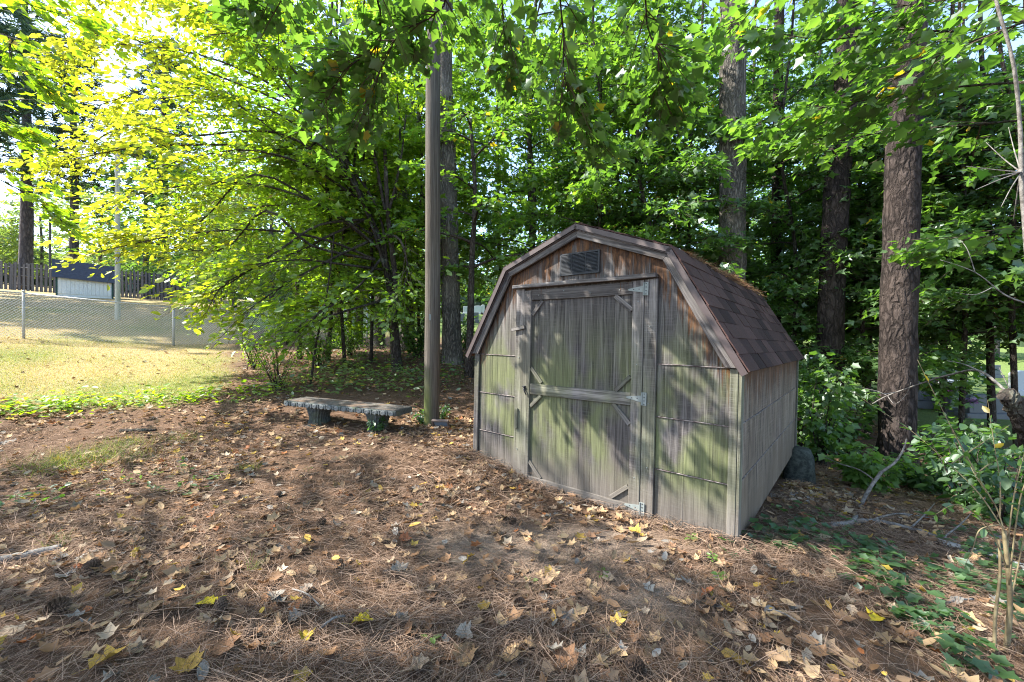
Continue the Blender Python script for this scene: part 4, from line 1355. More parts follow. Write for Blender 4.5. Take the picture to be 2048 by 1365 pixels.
# second stem of the forked maple, and slim saplings
rods('maple_sapling', 'slim leaning stem beside the forked dark maple', 'sapling', [('stem', vpath(1055, 0, 10.2, [(1060, 560), (1068, 400), (1050, 200), (1046, 60)]), .085, .04)], M['bark_dark'], sides=9)
make_tree('maple_sapling', 'slim straight sapling between the stout trunk and the shed', vpath(938, 0, 8.2, [(941, 640), (944, 520), (950, 380), (940, 240)]), .085, .03, 51, 14, 1.9, 5.5, 1.5, 1.0,
          m=10, tl=.6, k=12, size=.115, pal=FRESH, cat='sapling')

# --- the dark leaning tree by the bench; its long boughs carry the yellowing foliage to the left
def yellow_by_place(P, rng):
    n = len(P)
    g = tints(n, ((.12, .215, .018), (.20, .31, .026)), rng); yg = tints(n, YGREEN, rng); ye = tints(n, YELLOW, rng)
    u = P[:, 0]/np.maximum(P[:, 1], .5)*FPX + CU
    f = np.clip((720-u)/420 + rng.normal(0, .25, n), 0, 1)[:, None]
    c = np.where(f < .5, g*(1-f*2)+yg*(f*2), yg*(2-f*2)+ye*(f*2-1))
    return c
Yb = 8.3
bough = [
  [at(776, 560, Yb), at(735, 430, Yb-.1), at(680, 330, Yb-.3), at(560, 230, Yb-.6), at(420, 190, Yb-.9), at(250, 210, Yb-1.1)],
  [at(735, 430, Yb-.1), at(660, 250, Yb-.3), at(560, 110, Yb-.5), at(430, 20, Yb-.7), at(300, -30, Yb-.8)],
  [at(770, 420, Yb), at(740, 270, Yb), at(690, 120, Yb-.2), at(640, 0, Yb-.3), at(600, -90, Yb-.4)],
  [at(760, 500, Yb), at(660, 420, Yb-.5), at(520, 370, Yb-.9), at(380, 370, Yb-1.2), at(230, 400, Yb-1.4)],
  [at(750, 520, Yb), at(650, 480, Yb-.6), at(520, 460, Yb-1.0), at(360, 470, Yb-1.3), at(215, 500, Yb-1.4)],
  [at(700, 360, Yb-.2), at(560, 300, Yb-.2), at(400, 290, Yb-.1), at(240, 300, Yb), at(110, 330, Yb)],
  [at(690, 300, Yb-.2), at(560, 180, Yb), at(400, 110, Yb+.1), at(240, 90, Yb+.2), at(100, 120, Yb+.3)],
  [at(640, 200, Yb-.3), at(500, 60, Yb+.2), at(340, 0, Yb+.4), at(180, 0, Yb+.5)],
  [at(765, 540, Yb), at(690, 530, Yb-.7), at(600, 520, Yb-1.2), at(500, 530, Yb-1.5)],
  [at(770, 600, Yb), at(700, 620, Yb-.6), at(640, 640, Yb-1.0), at(585, 668, Yb-1.2)],
  [at(790, 400, Yb+.2), at(800, 280, Yb+.4), at(790, 160, Yb+.5), at(760, 40, Yb+.5)],
  [at(740, 300, Yb), at(640, 150, Yb-.9), at(540, 70, Yb-1.3), at(420, 70, Yb-1.6)],
  [at(720, 400, Yb), at(610, 330, Yb-.9), at(480, 300, Yb-1.5), at(330, 330, Yb-1.9)],
  [at(745, 470, Yb), at(620, 410, Yb+.6), at(470, 420, Yb+1.0), at(330, 430, Yb+1.2)],
  [at(745, 480, Yb), at(660, 520, Yb-.8), at(570, 570, Yb-1.2), at(490, 625, Yb-1.4)],
  [at(760, 520, Yb), at(720, 570, Yb-.8), at(665, 610, Yb-1.2), at(600, 650, Yb-1.5)],
  [at(730, 440, Yb), at(640, 450, Yb-.7), at(560, 500, Yb-1.1), at(470, 560, Yb-1.3), at(400, 600, Yb-1.3)],
  [at(770, 470, Yb), at(800, 480, Yb-.8), at(815, 540, Yb-1.1), at(800, 600, Yb-1.3)],
  [at(700, 330, Yb), at(560, 250, Yb+.8), at(400, 230, Yb+1.3), at(260, 240, Yb+1.5)],
]
_rb = random.Random(5)
extra_boughs = [[p + Vector((_rb.uniform(-.3, .3), _rb.uniform(-.5, .6), _rb.uniform(-.5, .5)))*min(1, i/2) for i, p in enumerate(b)] for b in bough if len(b) > 4]
make_tree('leaning_tree', 'dark leaning tree behind the bench with boughs of yellowing leaves', vpath(796, 0, 8.4, [(788, 660), (783, 590), (764, 500), (738, 430), (700, 340), (660, 220), (640, 60)]), .105, .03, 61, 5, 3.2, 7.5, 1.8, 1.5,
          m=24, tl=1.2, k=14, size=.126, kind='oval', palfn=yellow_by_place, extra=bough + extra_boughs, limbr=.03, az=(-2.6, .4), tilt=.6, vz=.42, rmax=.03, extra_t0=.45, extra_m=.52)
rods('leaning_sapling', 'thin dark leaning stem right beside the leaning dark tree', 'sapling', [('stem', [at(786, 660, 8.3), at(790, 560, 8.3), at(776, 430, 8.3), at(770, 300, 8.25)], .07, .035),
     ('side_branch', [at(776, 430, 8.3), at(800, 330, 8.3), at(812, 230, 8.3)], .03, .012)], M['bark_dark'], sides=9)
rods('slanting_sapling', 'thin slanting stem rising from the brush behind the bench', 'sapling', [('stem', vpath(620, 0, 7.4, [(632, 690), (648, 620), (660, 545), (668, 470)]), .022, .010),
     ('side_branch', [at(650, 610, 7.4), at(610, 655, 7.2), at(556, 675, 7.0)], .022, .014)], M['bark_dark'], sides=7)

# background trunks left of the pole
for u, Y, r, lab in [(672, 13.0, .17, 'shaded trunk furthest left in the grove behind the bench'), (715, 15.0, .15, 'shaded trunk second from the left in the grove behind the bench'), (757, 14.0, .2, 'shaded trunk just left of the dark leaning tree'),
                     (812, 12.0, .22, 'broad shaded trunk between the leaning tree and the pole')]:
    t = empty('grove_tree', onground(u, Y)); tag(t, lab, 'tree')
    trunk_part(vpath(u, 0, Y, [(u+4, 600), (u-6, 400), (u+8, 200)]), r, r*.7, M['bark_grey'] if r > .16 else M['bark_dark'], t, t.location, 12)
    cl = Cloud(); rg = np.random.default_rng(int(u))
    o0 = t.location
    for i in range(12):
        leaf_out(limb_path(np.array(at(u, 200, Y)) + np.array([0, 0, rg.uniform(-4.5, 1)]), rg.uniform(0, 6.28), 2.4, .4, .3, rg), cl, None, rg, 10, .9, 11, .19, GREEN)
    cl.build('crown', 'dia', M['leaf'], t, o0)

# --- overhanging maples whose trunks stand outside the picture
def over(name, label, base, top, r, seed, extra, auto, pal, size=.125, turn=.012, k=15, m=18, tl=.7, kind='maple', tilt=.55, rmax=.013):
    b = Vector((base[0], base[1], h1(*base)-.1))
    make_tree(name, label, [b, b.lerp(Vector(top), .5) + Vector((.1, .05, 0)), Vector(top)], r, r*.4, seed, auto[0], auto[1], auto[2], auto[3], auto[4],
              extra=extra, pal=pal, size=size, turn=turn, m=m, k=k, tl=tl, kind=kind, tilt=tilt, limbr=.03, rmax=rmax, vz=.3)
over('overhanging_maple', 'maple behind the viewer whose large dark leaves hang at the top centre', (-1.2, -2.6), (-.6, -1.6, 9.0), .17, 71, [
    [Vector((-.9, -1.8, 3.6)), Vector((-.6, .6, 4.3)), at(900, -50, 3.2), at(790, 80, 3.45), at(725, 240, 3.7)],
    [Vector((-.9, -1.8, 3.8)), Vector((-.3, .8, 4.5)), at(1120, 0, 3.1), at(1130, 160, 3.4), at(1180, 280, 3.8)],
    [Vector((-.9, -1.9, 3.7)), Vector((-1.1, .8, 4.3)), at(760, 20, 3.2), at(690, 140, 3.5), at(640, 210, 3.8)],
    [Vector((-.9, -1.8, 4.0)), Vector((.4, .8, 4.7)), at(1290, -20, 3.2), at(1320, 110, 3.5), at(1330, 200, 3.8)],
    [Vector((-.9, -1.8, 4.0)), Vector((-.8, 1.0, 4.6)), at(850, -60, 3.3), at(840, 20, 3.6), at(820, 80, 3.9)],
    [Vector((-.9, -1.8, 4.2)), Vector((-1.8, .8, 4.6)), at(560, -30, 3.3), at(520, 20, 3.6)],
    [Vector((-.9, -1.8, 4.2)), Vector((-.2, 1.4, 5.0)), at(1000, -60, 3.8), at(1010, 90, 4.4), at(1020, 150, 4.8)],
    ], (16, 4.6, 9.0, 3.2, 2.2), GREEN, size=.100, turn=.012, k=17)
over('overhanging_maple', 'maple outside the right edge whose level sprays reach in above', (4.4, 2.6), (4.3, 3.0, 8.0), .15, 72, [
    [Vector((4.35, 2.8, 3.2)), at(1960, 170, 3.9), at(1800, 190, 4.1), at(1650, 215, 4.2), at(1520, 250, 4.3)],
    [Vector((4.35, 2.8, 3.0)), at(1950, 250, 4.2), at(1800, 260, 4.6), at(1660, 285, 4.8), at(1540, 300, 4.9)],
    [Vector((4.35, 2.8, 3.8)), at(1950, 60, 3.8), at(1800, 60, 4.1), at(1650, 80, 4.3), at(1530, 60, 4.5)],
    [Vector((4.35, 2.8, 2.4)), at(1990, 470, 4.4), at(1930, 480, 4.8), at(1860, 500, 5.2)],
    [Vector((4.35, 2.8, 4.2)), at(2000, -20, 3.6), at(1880, 0, 3.9), at(1760, 20, 4.1)],
    ], (18, 4.0, 8.0, 2.8, 2.0), GREEN, size=.12, turn=.008)
over('overhanging_maple', 'maple outside the left edge whose leaf sprays hang over the lawn', (-8.8, 2.4), (-8.4, 2.4, 9.5), .16, 73, [
    [Vector((-8.6, 2.5, 3.4)), at(-60, 60, 5.2), at(20, 110, 5.4), at(80, 170, 5.6)],
    [Vector((-8.6, 2.5, 3.2)), at(-90, 200, 5.4), at(-30, 230, 5.6), at(30, 260, 5.8)],
    [Vector((-8.6, 2.5, 2.8)), at(-80, 330, 5.6), at(0, 360, 5.8), at(70, 400, 6.1), at(120, 440, 6.3)],
    [Vector((-8.6, 2.5, 4.2)), at(-40, -30, 5.2), at(60, 10, 5.4), at(160, 40, 5.6)],
    ], (13, 3.8, 9.5, 3.4, 2.4), YGREEN, size=.115, turn=.03, m=11)
over('overhanging_maple', 'maple well outside the left edge that shades the foreground', (-6.4, .6), (-6.0, .8, 10.0), .18, 74, [], (20, 3.8, 10.0, 3.2, 2.4), GREEN, size=.15, k=11, kind='dia')
over('overhanging_maple', 'maple behind the left of the viewer that shades the ground', (-10.5, 2.0), (-10.2, 2.2, 11.5), .2, 75, [], (12, 5.0, 11.5, 3.2, 2.4), GREEN, size=.17, k=11, kind='dia')

# --- pines far left beyond the board fence, and the ones outside that shade the lawn
def pine(seed, h, r):
    rng = np.random.default_rng(seed)
    root = empty('pine_tree')
    q = [Vector((0, 0, -.3)), Vector((.15, 0, h*.35)), Vector((-.05, .1, h*.7)), Vector((0, 0, h))]
    trunk_part(q, r, r*.35, M['bark_far'], root, (0, 0, 0), 12, .2, rng=rng)
    cl = Cloud(); wd = MB()
    for i in range(34):
        zt = h*(.36 + .62*(i+rng.random())/34)
        a = i*2.4 + rng.normal(0, .2); ln = (3.6*(1-(zt/h)**2)+1.2)*rng.uniform(.6, 1.1)
        p = limb_path((0, 0, zt), a, ln, rng.uniform(-.1, .25), rng.uniform(-.1, .25), rng, n=6)
        wd.tube(p, np.linspace(.05, .012, 6), 4, caps=False)
        for t in np.linspace(.35, 1, 7):
            c0 = p[0]*(1-t)+p[-1]*t; c0 = p[min(5, int(t*5))] + rng.normal(0, .25, 3)
            n = 40
            d = rng.normal(0, 1, (n, 3)); d[:, 2] = np.abs(d[:, 2])*.6
            cl.add(c0[None] + rng.normal(0, .12, (n, 3)), d, rng.normal(0, 1, (n, 3)), rng.uniform(.3, .55, n), tints(n, ((.035, .075, .04), (.07, .12, .055)), rng))
    wd.build('boughs', M['bark_far'], root)
    P = np.concatenate(cl.P); D = np.concatenate(cl.D); N = np.concatenate(cl.N); S = np.concatenate(cl.S); C = np.concatenate(cl.C)
    o = bpy.data.objects.new('crown', leaf_mesh('crown', 'blade', P, D, N, S, C, M['needle'], np.full(len(P), .085))); link(o, root)
    return root
pA = pine(81, 21, .40); pB = pine(82, 19, .31)
def put_pine(proto, first, u, Y, x=None, label='', rz=0, s=1.0):
    o = proto if first else copy_tree(proto)
    o.location = onground(u, Y) if x is None else Vector((x, Y, h1(x, Y)))
    o.rotation_euler = (0, 0, rz); o.scale = (s, s, s)
    tag(o, label, 'tree')
put_pine(pA, True, 50, 29.5, label='tall pine with the thicker trunk behind the board fence')
put_pine(pB, True, 145, 30.5, label='slimmer pine right behind the low white shed')
put_pine(pA, False, 0, 17.5, x=-30, label='pine outside the left edge shading the slope', rz=2.0)
put_pine(pB, False, 0, 15.2, x=-26, label='slim pine outside the left edge near the chain link fence', rz=1.0)
put_pine(pB, False, 0, 20.5, x=-29, label='slim pine outside the left edge before the board fence', rz=4.0)
put_pine(pA, False, 0, 23.0, x=-33, label='tall pine outside the left edge beside the board fence', rz=5.0)
put_pine(pB, False, 0, 19.0, x=-35, label='slim pine further outside the left edge on the slope', rz=.4)
put_pine(pA, False, 0, 15.0, x=-36, label='tall pine further outside the left edge uphill', rz=2.7)
put_pine(pB, False, 0, 17.4, x=-24, label='slim pine outside the left edge nearest the lawn', rz=.9)
put_pine(pA, False, 0, 15.4, x=-21.5, label='tall pine outside the left edge nearest the lawn', rz=3.9, s=.9)
put_pine(pA, False, 330, 33.0, label='pine behind the board fence hidden by yellow leaves', rz=3.1)

# --- trees beyond the fences
def far_tree(seed, h, w, pal, size=.3, n=60):
    rng = np.random.default_rng(seed)
    root = empty('broadleaf_tree')
    trunk_part([Vector((0, 0, -.3)), Vector((.1, .1, h*.4)), Vector((0, 0, h*.8))], .02*h, .008*h, M['bark_far'], root, (0, 0, 0), 9, .2, rng=rng)
    cl = Cloud()
    for i in range(n):
        zt = h*(.12 + .85*(i+.5)/n)
        p = limb_path((0, 0, zt), i*2.4, w*(1-.75*abs(zt/h-.45)**1.3)*rng.uniform(.5, 1.05), .35, .3, rng)
        leaf_out(p, cl, None, rng, 9, w*.35, 9, size, pal, .02, tilt=.6)
    cl.build('crown', 'dia', M['leaf'], root, (0, 0, 0))
    return root
ftA = far_tree(91, 9, 3.6, PALE); ftB = far_tree(92, 12, 4.2, GREEN, .32); ftC = far_tree(93, 7, 3.2, PALE, .28)
spots = [(ftA, 80, 42, 1.0, 'pale green tree behind the fence between the two pines'), (ftC, -10, 40, 1.0, 'pale green tree behind the fence left of the thicker pine'), (ftA, 205, 38, 1.1, 'pale green tree behind the fence right of the slim pine'),
         (ftB, 290, 33, 1.0, 'green tree behind the right stretch of board fence'), (ftB, 385, 31, 1.05, 'darker green tree behind the end of the board fence'), (ftC, 470, 24, 1.0, 'pale bushy tree at the end of the board fence'),
         (ftA, 545, 22, .9, 'pale bushy tree beyond the chain link fence behind the brush'), (ftB, 610, 27, 1.0, 'green tree beyond the grove behind the bench'),
         (ftB, 730, 33, 1.0, 'green tree uphill behind the leaning dark tree'), (ftB, 1000, 52, 1.1, 'green tree on the hill behind the white headstones'), (ftA, 880, 48, 1.1, 'pale tree on the hill left of the white headstones'),
         (ftB, 1150, 30, 1.0, 'green tree far behind the shed peak'), (ftB, 1290, 27, 1.1, 'green tree far behind the shed roof'), (ftB, 1440, 30, 1.1, 'green tree far behind the straight grey trunk'),
         (ftC, 1600, 34, 1.1, 'pale sunlit tree beyond the headstone past the shed eave'), (ftA, 1700, 38, 1.1, 'pale sunlit tree beyond the cemetery between the pines'), (ftB, 1870, 34, 1.0, 'green tree beyond the cemetery right of the thick pine'),
         (ftB, 1990, 30, 1.0, 'green tree beyond the cemetery near the right edge'), (ftB, 1580, 20, .95, 'green tree beyond the rear of the shed')]
usedp = set()
for i, (pr_, u, Y, s, lab) in enumerate(spots):
    o = pr_ if id(pr_) not in usedp else copy_tree(pr_)
    usedp.add(id(pr_))
    o.location = onground(u, Y); o.rotation_euler = (0, 0, i*1.7); o.scale = (s, s, s)
    tag(o, lab, 'tree')
def treeline():
    rng = np.random.default_rng(99); n = 26000
    th = rng.uniform(math.radians(-64), math.radians(64), n); R = rng.uniform(85, 105, n)
    x = R*np.sin(th); y = R*np.cos(th)
    top = 13 + 3*np.sin(th*17) + 2*np.sin(th*41+1)
    top = top*np.where(th < math.radians(-36), .5, 1.0)
    z = hz(x, y) + top*rng.random(n)**.8
    C = tints(n, ((.06, .10, .045), (.12, .16, .07)), rng)
    o = bpy.data.objects.new('treeline', leaf_mesh('treeline', 'dia', np.stack([x, y, z], 1), rng.normal(0, 1, (n, 3)), rng.normal(0, 1, (n, 3)), rng.uniform(1.2, 2.4, n), C, M['leaf'])); link(o)
    tag(o, 'far wood closing the view beyond the cemetery and fences', 'woods', kind='stuff')
treeline()

# ------------------------------------------------------------------ shrubs, brush and ground plants
def shrub(name, label, base, h, w, stems, leafn, size, pal, seed, kind='oval', tilt=.6, cat='shrub', lean=(0, 0), stem_mat='bark_dark', sr=.012, low=.15, turn=.0):
    rng = np.random.default_rng(seed)
    b = Vector(base)
    root = empty(name, b); tag(root, label, cat)
    cl = Cloud()
    wd = MB()
    for i in range(stems):
        a = rng.uniform(0, 6.28); rr = w*math.sqrt(rng.random())
        tip = np.array([rr*math.cos(a) + lean[0]*h, rr*math.sin(a) + lean[1]*h, h*rng.uniform(.6, 1.05)])
        mid = tip*.5 + np.array([0, 0, h*.12]) + rng.normal(0, .05*h, 3)
        p = curve_pts([(rng.normal(0, .04), rng.normal(0, .04), -.03), mid*.6, mid, tip], 3)
        wd.tube(p, np.linspace(sr, sr*.2, len(p)), 4, caps=False)
        leaf_out(p, cl, None, rng, max(5, leafn//8), w*.45, 8, size, pal, turn, tilt=tilt, t0=low)
    wd.build('stems', M[stem_mat], root)
    P = cl.build('foliage', kind, M['leaf'], root, (0, 0, 0))
    return root
gg = ground
shrub('shrub', 'loose small leaved shrub at the left of the bench', gg(556, 782), 1.15, .62, 16, 60, .046, YGREEN, 201, sr=.010, turn=.01)
shrub('shrub', 'low fine leaved shrub at the lawn edge behind the bench', gg(505, 740), .95, .5, 9, 56, .045, YGREEN, 202)
shrub('shrub', 'light green brush below the slanting stem', gg(640, 735), 1.0, .7, 20, 80, .06, FRESH, 203)
shrub('shrub', 'sunlit brush before the grove of shaded trunks', gg(700, 712), 1.0, .8, 20, 80, .065, FRESH, 204)
shrub('shrub', 'small green bush at the foot of the leaning dark tree', gg(835, 715), .9, .5, 14, 70, .075, GREEN, 205, kind='maple')
shrub('shrub', 'small green bush at the foot of the stout trunk', gg(930, 700), 1.0, .5, 14, 60, .08, GREEN, 206, kind='maple')
shrub('shrub', 'thicket at the end of the chain link fence', gg(575, 690), 1.5, 1.1, 26, 90, .075, PALE, 207)
shrub('shrub', 'dark thicket below the grove behind the fence', gg(660, 668), 1.4, 1.2, 24, 80, .09, GREEN, 208)
shrub('shrub', 'green thicket behind the pole far back', gg(850, 662), 1.6, 1.4, 24, 80, .10, GREEN, 209)
shrub('maple_seedling', 'bushy young maple right behind the rear corner of the shed', onground(1640, 6.4), 1.55, .6, 16, 56, .105, GREEN, 210, kind='maple', tilt=.45)
shrub('maple_seedling', 'young maple between the shed and the leaning pine', onground(1600, 7.2), 1.5, .6, 14, 60, .10, GREEN, 211, kind='maple', tilt=.45)
shrub('maple_seedling', 'young maple leaning across the foot of the leaning pine', onground(1690, 6.9), 1.2, .5, 10, 50, .10, GREEN, 212, kind='maple', tilt=.45)
shrub('maple_seedling', 'bright low maple spray before the foot of the thick pine', onground(1738, 5.1), .55, .32, 9, 70, .095, FRESH, 213, kind='maple', tilt=.35)
shrub('laurel_shrub', 'dark glossy shrub below the headstones at the right', onground(1935, 4.6), .95, .5, 11, 48, .11, DEEP, 214, kind='oval', tilt=.5)
shrub('laurel_shrub', 'dark glossy shrub at the right edge behind the thin vines', onground(2015, 3.9), .9, .45, 11, 54, .11, DEEP, 215, kind='oval', tilt=.5)
shrub('laurel_shrub', 'low dark shrub at the foot of the thick pine', gg(1850, 985), .42, .35, 12, 66, .10, DEEP, 216, kind='oval', tilt=.4)
shrub('laurel_shrub', 'dark leafy shrub before the wide dark headstone', onground(1900, 6.4), .8, .45, 9, 50, .11, GREEN, 217, kind='oval', tilt=.5)
shrub('weed', 'small leafy weed growing against the right leg of the bench', gg(752, 868), .2, .07, 4, 10, .05, DEEP, 218, cat='weed', sr=.004)
shrub('weed', 'leafy weed between the bench and the pole', gg(838, 850), .2, .12, 5, 14, .05, DEEP, 219, cat='weed', sr=.004)
shrub('weed', 'weed standing right behind the foot of the pole', gg(888, 838), .18, .10, 4, 12, .05, DEEP, 220, cat='weed', sr=.004)

# the vine-like bush at the right edge: two stems and long thin arching shoots
def vine_bush():
    b = onground(2010, 1.92)
    root = empty('arching_bush', b); tag(root, 'thin bush of arching shoots with small oval leaves at the right', 'bush')
    rng = np.random.default_rng(230)
    o = np.array(b)
    def shoot(nm, pts, r0, r1, leaves, size=.035):
        q = curve_pts(pts) 
        MB().tube(q-o, np.linspace(r0, r1, len(q)), 6).build(nm, M['stem'], root, smooth=True)
        n = leaves
        if n:
            t = rng.uniform(.25, 1, n)*(len(q)-1); i = np.minimum(t.astype(int), len(q)-2)
            p = q[i] + (q[i+1]-q[i])*(t-i)[:, None]
            d = norm(q[i+1]-q[i]) + rng.normal(0, .8, (n, 3))
            cl.add(p, d, np.tile(UP, (n, 1)) + rng.normal(0, .5, (n, 3)), size*rng.uniform(.6, 1.3, n), tints(n, GREEN, rng, .05))
    cl = Cloud()
    f = at(2008, 1062, 1.95)
    shoot('stem', [b - Vector((0, 0, .05)), at(2020, 1200, 1.93), f], .0115, .008, 0)
    shoot('stem', [onground(1990, 1.9, -.03), at(1990, 1240, 1.92), at(2000, 1150, 1.96), at(1998, 1080, 2.0)], .007, .005, 0)
    for (pts, n) in [
        ([f, at(1990, 1010, 2.05), at(1950, 950, 2.2), at(1910, 870, 2.4), at(1870, 790, 2.6)], 16),
        ([f, at(1960, 990, 2.1), at(1900, 930, 2.3), at(1820, 860, 2.5), at(1750, 815, 2.7), at(1700, 780, 2.8)], 16),
        ([at(2013, 1110, 1.94), at(2030, 980, 1.98), at(2060, 870, 2.0), at(2090, 760, 2.0)], 16),
        ([at(2018, 1170, 1.93), at(2040, 1000, 1.9), at(2075, 920, 1.9), at(2120, 840, 1.9)], 14),
        ([at(1990, 1010, 2.05), at(1960, 960, 2.1), at(1900, 850, 2.2), at(1835, 720, 2.3)], 10),
        ([at(2015, 1140, 1.94), at(1980, 1060, 1.9), at(1920, 1010, 1.85), at(1870, 1030, 1.85)], 12),
        ([at(1950, 950, 2.2), at(2000, 915, 2.2), at(2050, 905, 2.2)], 14),
        ([at(2000, 1050, 1.95), at(1960, 1060, 1.9), at(1945, 1100, 1.88), at(1930, 1130, 1.88)], 6),
        ([at(2020, 1210, 1.93), at(2045, 1090, 2.0), at(2060, 1010, 2.05), at(2100, 1030, 2.1)], 16),
        ([at(1900, 930, 2.3), at(1960, 890, 2.4), at(2020, 850, 2.5)], 14),
        ([at(2000, 1035, 2.0), at(2000, 960, 2.1), at(1990, 900, 2.2), at(1975, 800, 2.35)], 14)]:
        shoot('shoot', pts, .0034, .0010, int(n*1.6), .042)
    cl.build('foliage', 'oval', M['leaf'], root, o)
vine_bush()

def scatter_plants(name, label, cat, centers, pal, seed, kind, size, per, spread, height, kind_tag='stuff', tilt=.35):
    """ground cover: low leaves round many centres, one mass"""
    rng = np.random.default_rng(seed)
    c = np.repeat(np.array(centers), per, axis=0)
    n = len(c)
    a = rng.uniform(0, 6.28, n); r = spread*np.sqrt(rng.random(n))
    x = c[:, 0] + r*np.cos(a); y = c[:, 1] + r*np.sin(a)
    z = hz(x, y) + rng.uniform(.015, 1, n)*height
    D = np.stack([np.cos(a+rng.normal(0, .8, n)), np.sin(a+rng.normal(0, .8, n)), rng.normal(0, .25, n)], 1)
    N = np.tile(UP, (n, 1)) + rng.normal(0, tilt, (n, 3))
    o = bpy.data.objects.new(name, leaf_mesh(name, kind, np.stack([x, y, z], 1), D, N, size*rng.uniform(.55, 1.3, n), tints(n, pal, rng, .02), M['leaf'])); link(o)
    tag(o, label, cat, kind=kind_tag)
def pix_line(pts, n, jit, seed):
    rng = np.random.default_rng(seed); out = []
    P = [np.array(p, float) for p in pts]
    for i in range(n):
        t = rng.random()*(len(P)-1); j = int(t)
        u, v = P[j] + (P[j+1]-P[j])*(t-j) + rng.normal(0, 1, 2)*np.array(jit)
        g = ground(u, v); out.append((g.x, g.y))
    return out
scatter_plants('bank_weeds', 'bright low weeds along the edge of the lawn', 'weeds', pix_line([(-20, 828), (120, 818), (250, 812), (400, 800), (540, 790)], 110, (18, 9), 301), YGREEN, 302, 'oval', .085, 9, .16, .16)
scatter_plants('brush_plants', 'sunlit leafy ground plants behind the bench', 'weeds', pix_line([(560, 790), (640, 765), (700, 760), (760, 770), (840, 775)], 110, (25, 16), 303), PALE, 304, 'oval', .09, 10, .2, .3)
scatter_plants('woodland_plants', 'low green plants on the slope between the trunks', 'weeds', pix_line([(560, 720), (680, 705), (760, 715), (840, 740), (930, 770)], 110, (40, 22), 305), GREEN, 306, 'oval', .08, 8, .25, .3)
scatter_plants('ivy', 'dark green ivy trailing over the pine straw at the right', 'ivy', pix_line([(1500, 1075), (1620, 1085), (1720, 1130), (1800, 1190), (1880, 1260), (1960, 1340)], 60, (22, 14), 307) + pix_line([(1590, 1050), (1720, 1105), (1850, 1150), (2000, 1230)], 34, (22, 16), 308) + pix_line([(1860, 1040), (1960, 1090), (2040, 1180), (2040, 1300)], 34, (22, 20), 309), DEEP, 310, 'maple', .066, 6, .085, .075, tilt=.25)
scatter_plants('ground_vine', 'small green leaves among the straw at the left', 'weeds', pix_line([(0, 985), (90, 1000), (200, 990), (330, 965), (420, 975)], 26, (30, 22), 311), GREEN, 312, 'oval', .055, 5, .09, .06)

# grass: tufts in the straw at the left, and short blades over the lawn
def grass(name, label, x, y, L, wid, pal, seed, lean=.5, kind='stuff', cat='grass'):
    rng = np.random.default_rng(seed); n = len(x)
    a = rng.uniform(0, 6.28, n)
    D = np.stack([np.cos(a)*lean, np.sin(a)*lean, np.ones(n)], 1) + rng.normal(0, .25, (n, 3))
    N = np.stack([np.cos(a), np.sin(a), .3+0*a], 1)
    o = bpy.data.objects.new(name, leaf_mesh(name, 'blade', np.stack([x, y, hz(x, y)-.005], 1), D, N, L, tints(n, pal, rng, .25, (.42, .34, .17)), M['grass'], wid)); link(o)
    tag(o, label, cat, kind=kind)
def lawn_blades():
    rng = np.random.default_rng(320); n = 150000
    y = rng.uniform(5.9, 17, n); x = -rng.uniform(.52, 1.32, n)*y
    h, f = lawn_mask(x, y)
    keep = rng.random(n) < h*np.clip(9/y, .35, 1)
    x, y = x[keep], y[keep]
    w = wob(x*.8, y*.8); n = len(x)
    gm = np.clip(.42+.5*w + .25*np.clip((8.6-y)/3, -1, 1), .05, .9)
    L = rng.uniform(.025, .065, n)
    d = rng.random(n) < gm
    for sel, pal, nm, lab, sd in ((d, ((.15, .22, .04), (.25, .31, .07)), 'lawn_grass', 'short green grass in patches over the lawn', 321), (~d, ((.32, .26, .12), (.48, .38, .20)), 'dry_grass', 'short dry straw coloured grass over the lawn', 322)):
        grass(nm, lab, x[sel], y[sel], L[sel], np.full(int(sel.sum()), .007), pal, sd, .9)
lawn_blades()
def tuft(u, v, n, r, h, label, seed):
    rng = np.random.default_rng(seed); g = ground(u, v)
    x = g.x + rng.normal(0, r, n); y = g.y + rng.normal(0, r*.7, n)
    grass('grass_tuft', label, x, y, rng.uniform(.5, 1.2, n)*h, np.full(n, .0035), ((.10, .17, .025), (.19, .27, .05)), seed, 1.1, kind='stuff', cat='grass')
tuft(150, 930, 900, .24, .22, 'long matted green grass tuft at the left in the straw', 331)
tuft(240, 895, 420, .18, .16, 'small grass tuft behind the long matted tuft', 332)
tuft(498, 940, 130, .05, .11, 'small round grass tuft in the middle of the straw', 333)
tuft(118, 1095, 60, .035, .13, 'spiky grass tuft beside the pale stick', 334)
tuft(360, 880, 260, .15, .12, 'thin grass tuft on the straw near the bench', 335)
tuft(270, 918, 320, .18, .13, 'yellow green grass tuft right of the matted tuft', 336)
tuft(505, 1140, 30, .03, .12, 'few thin grass blades in the sunlit straw', 337)

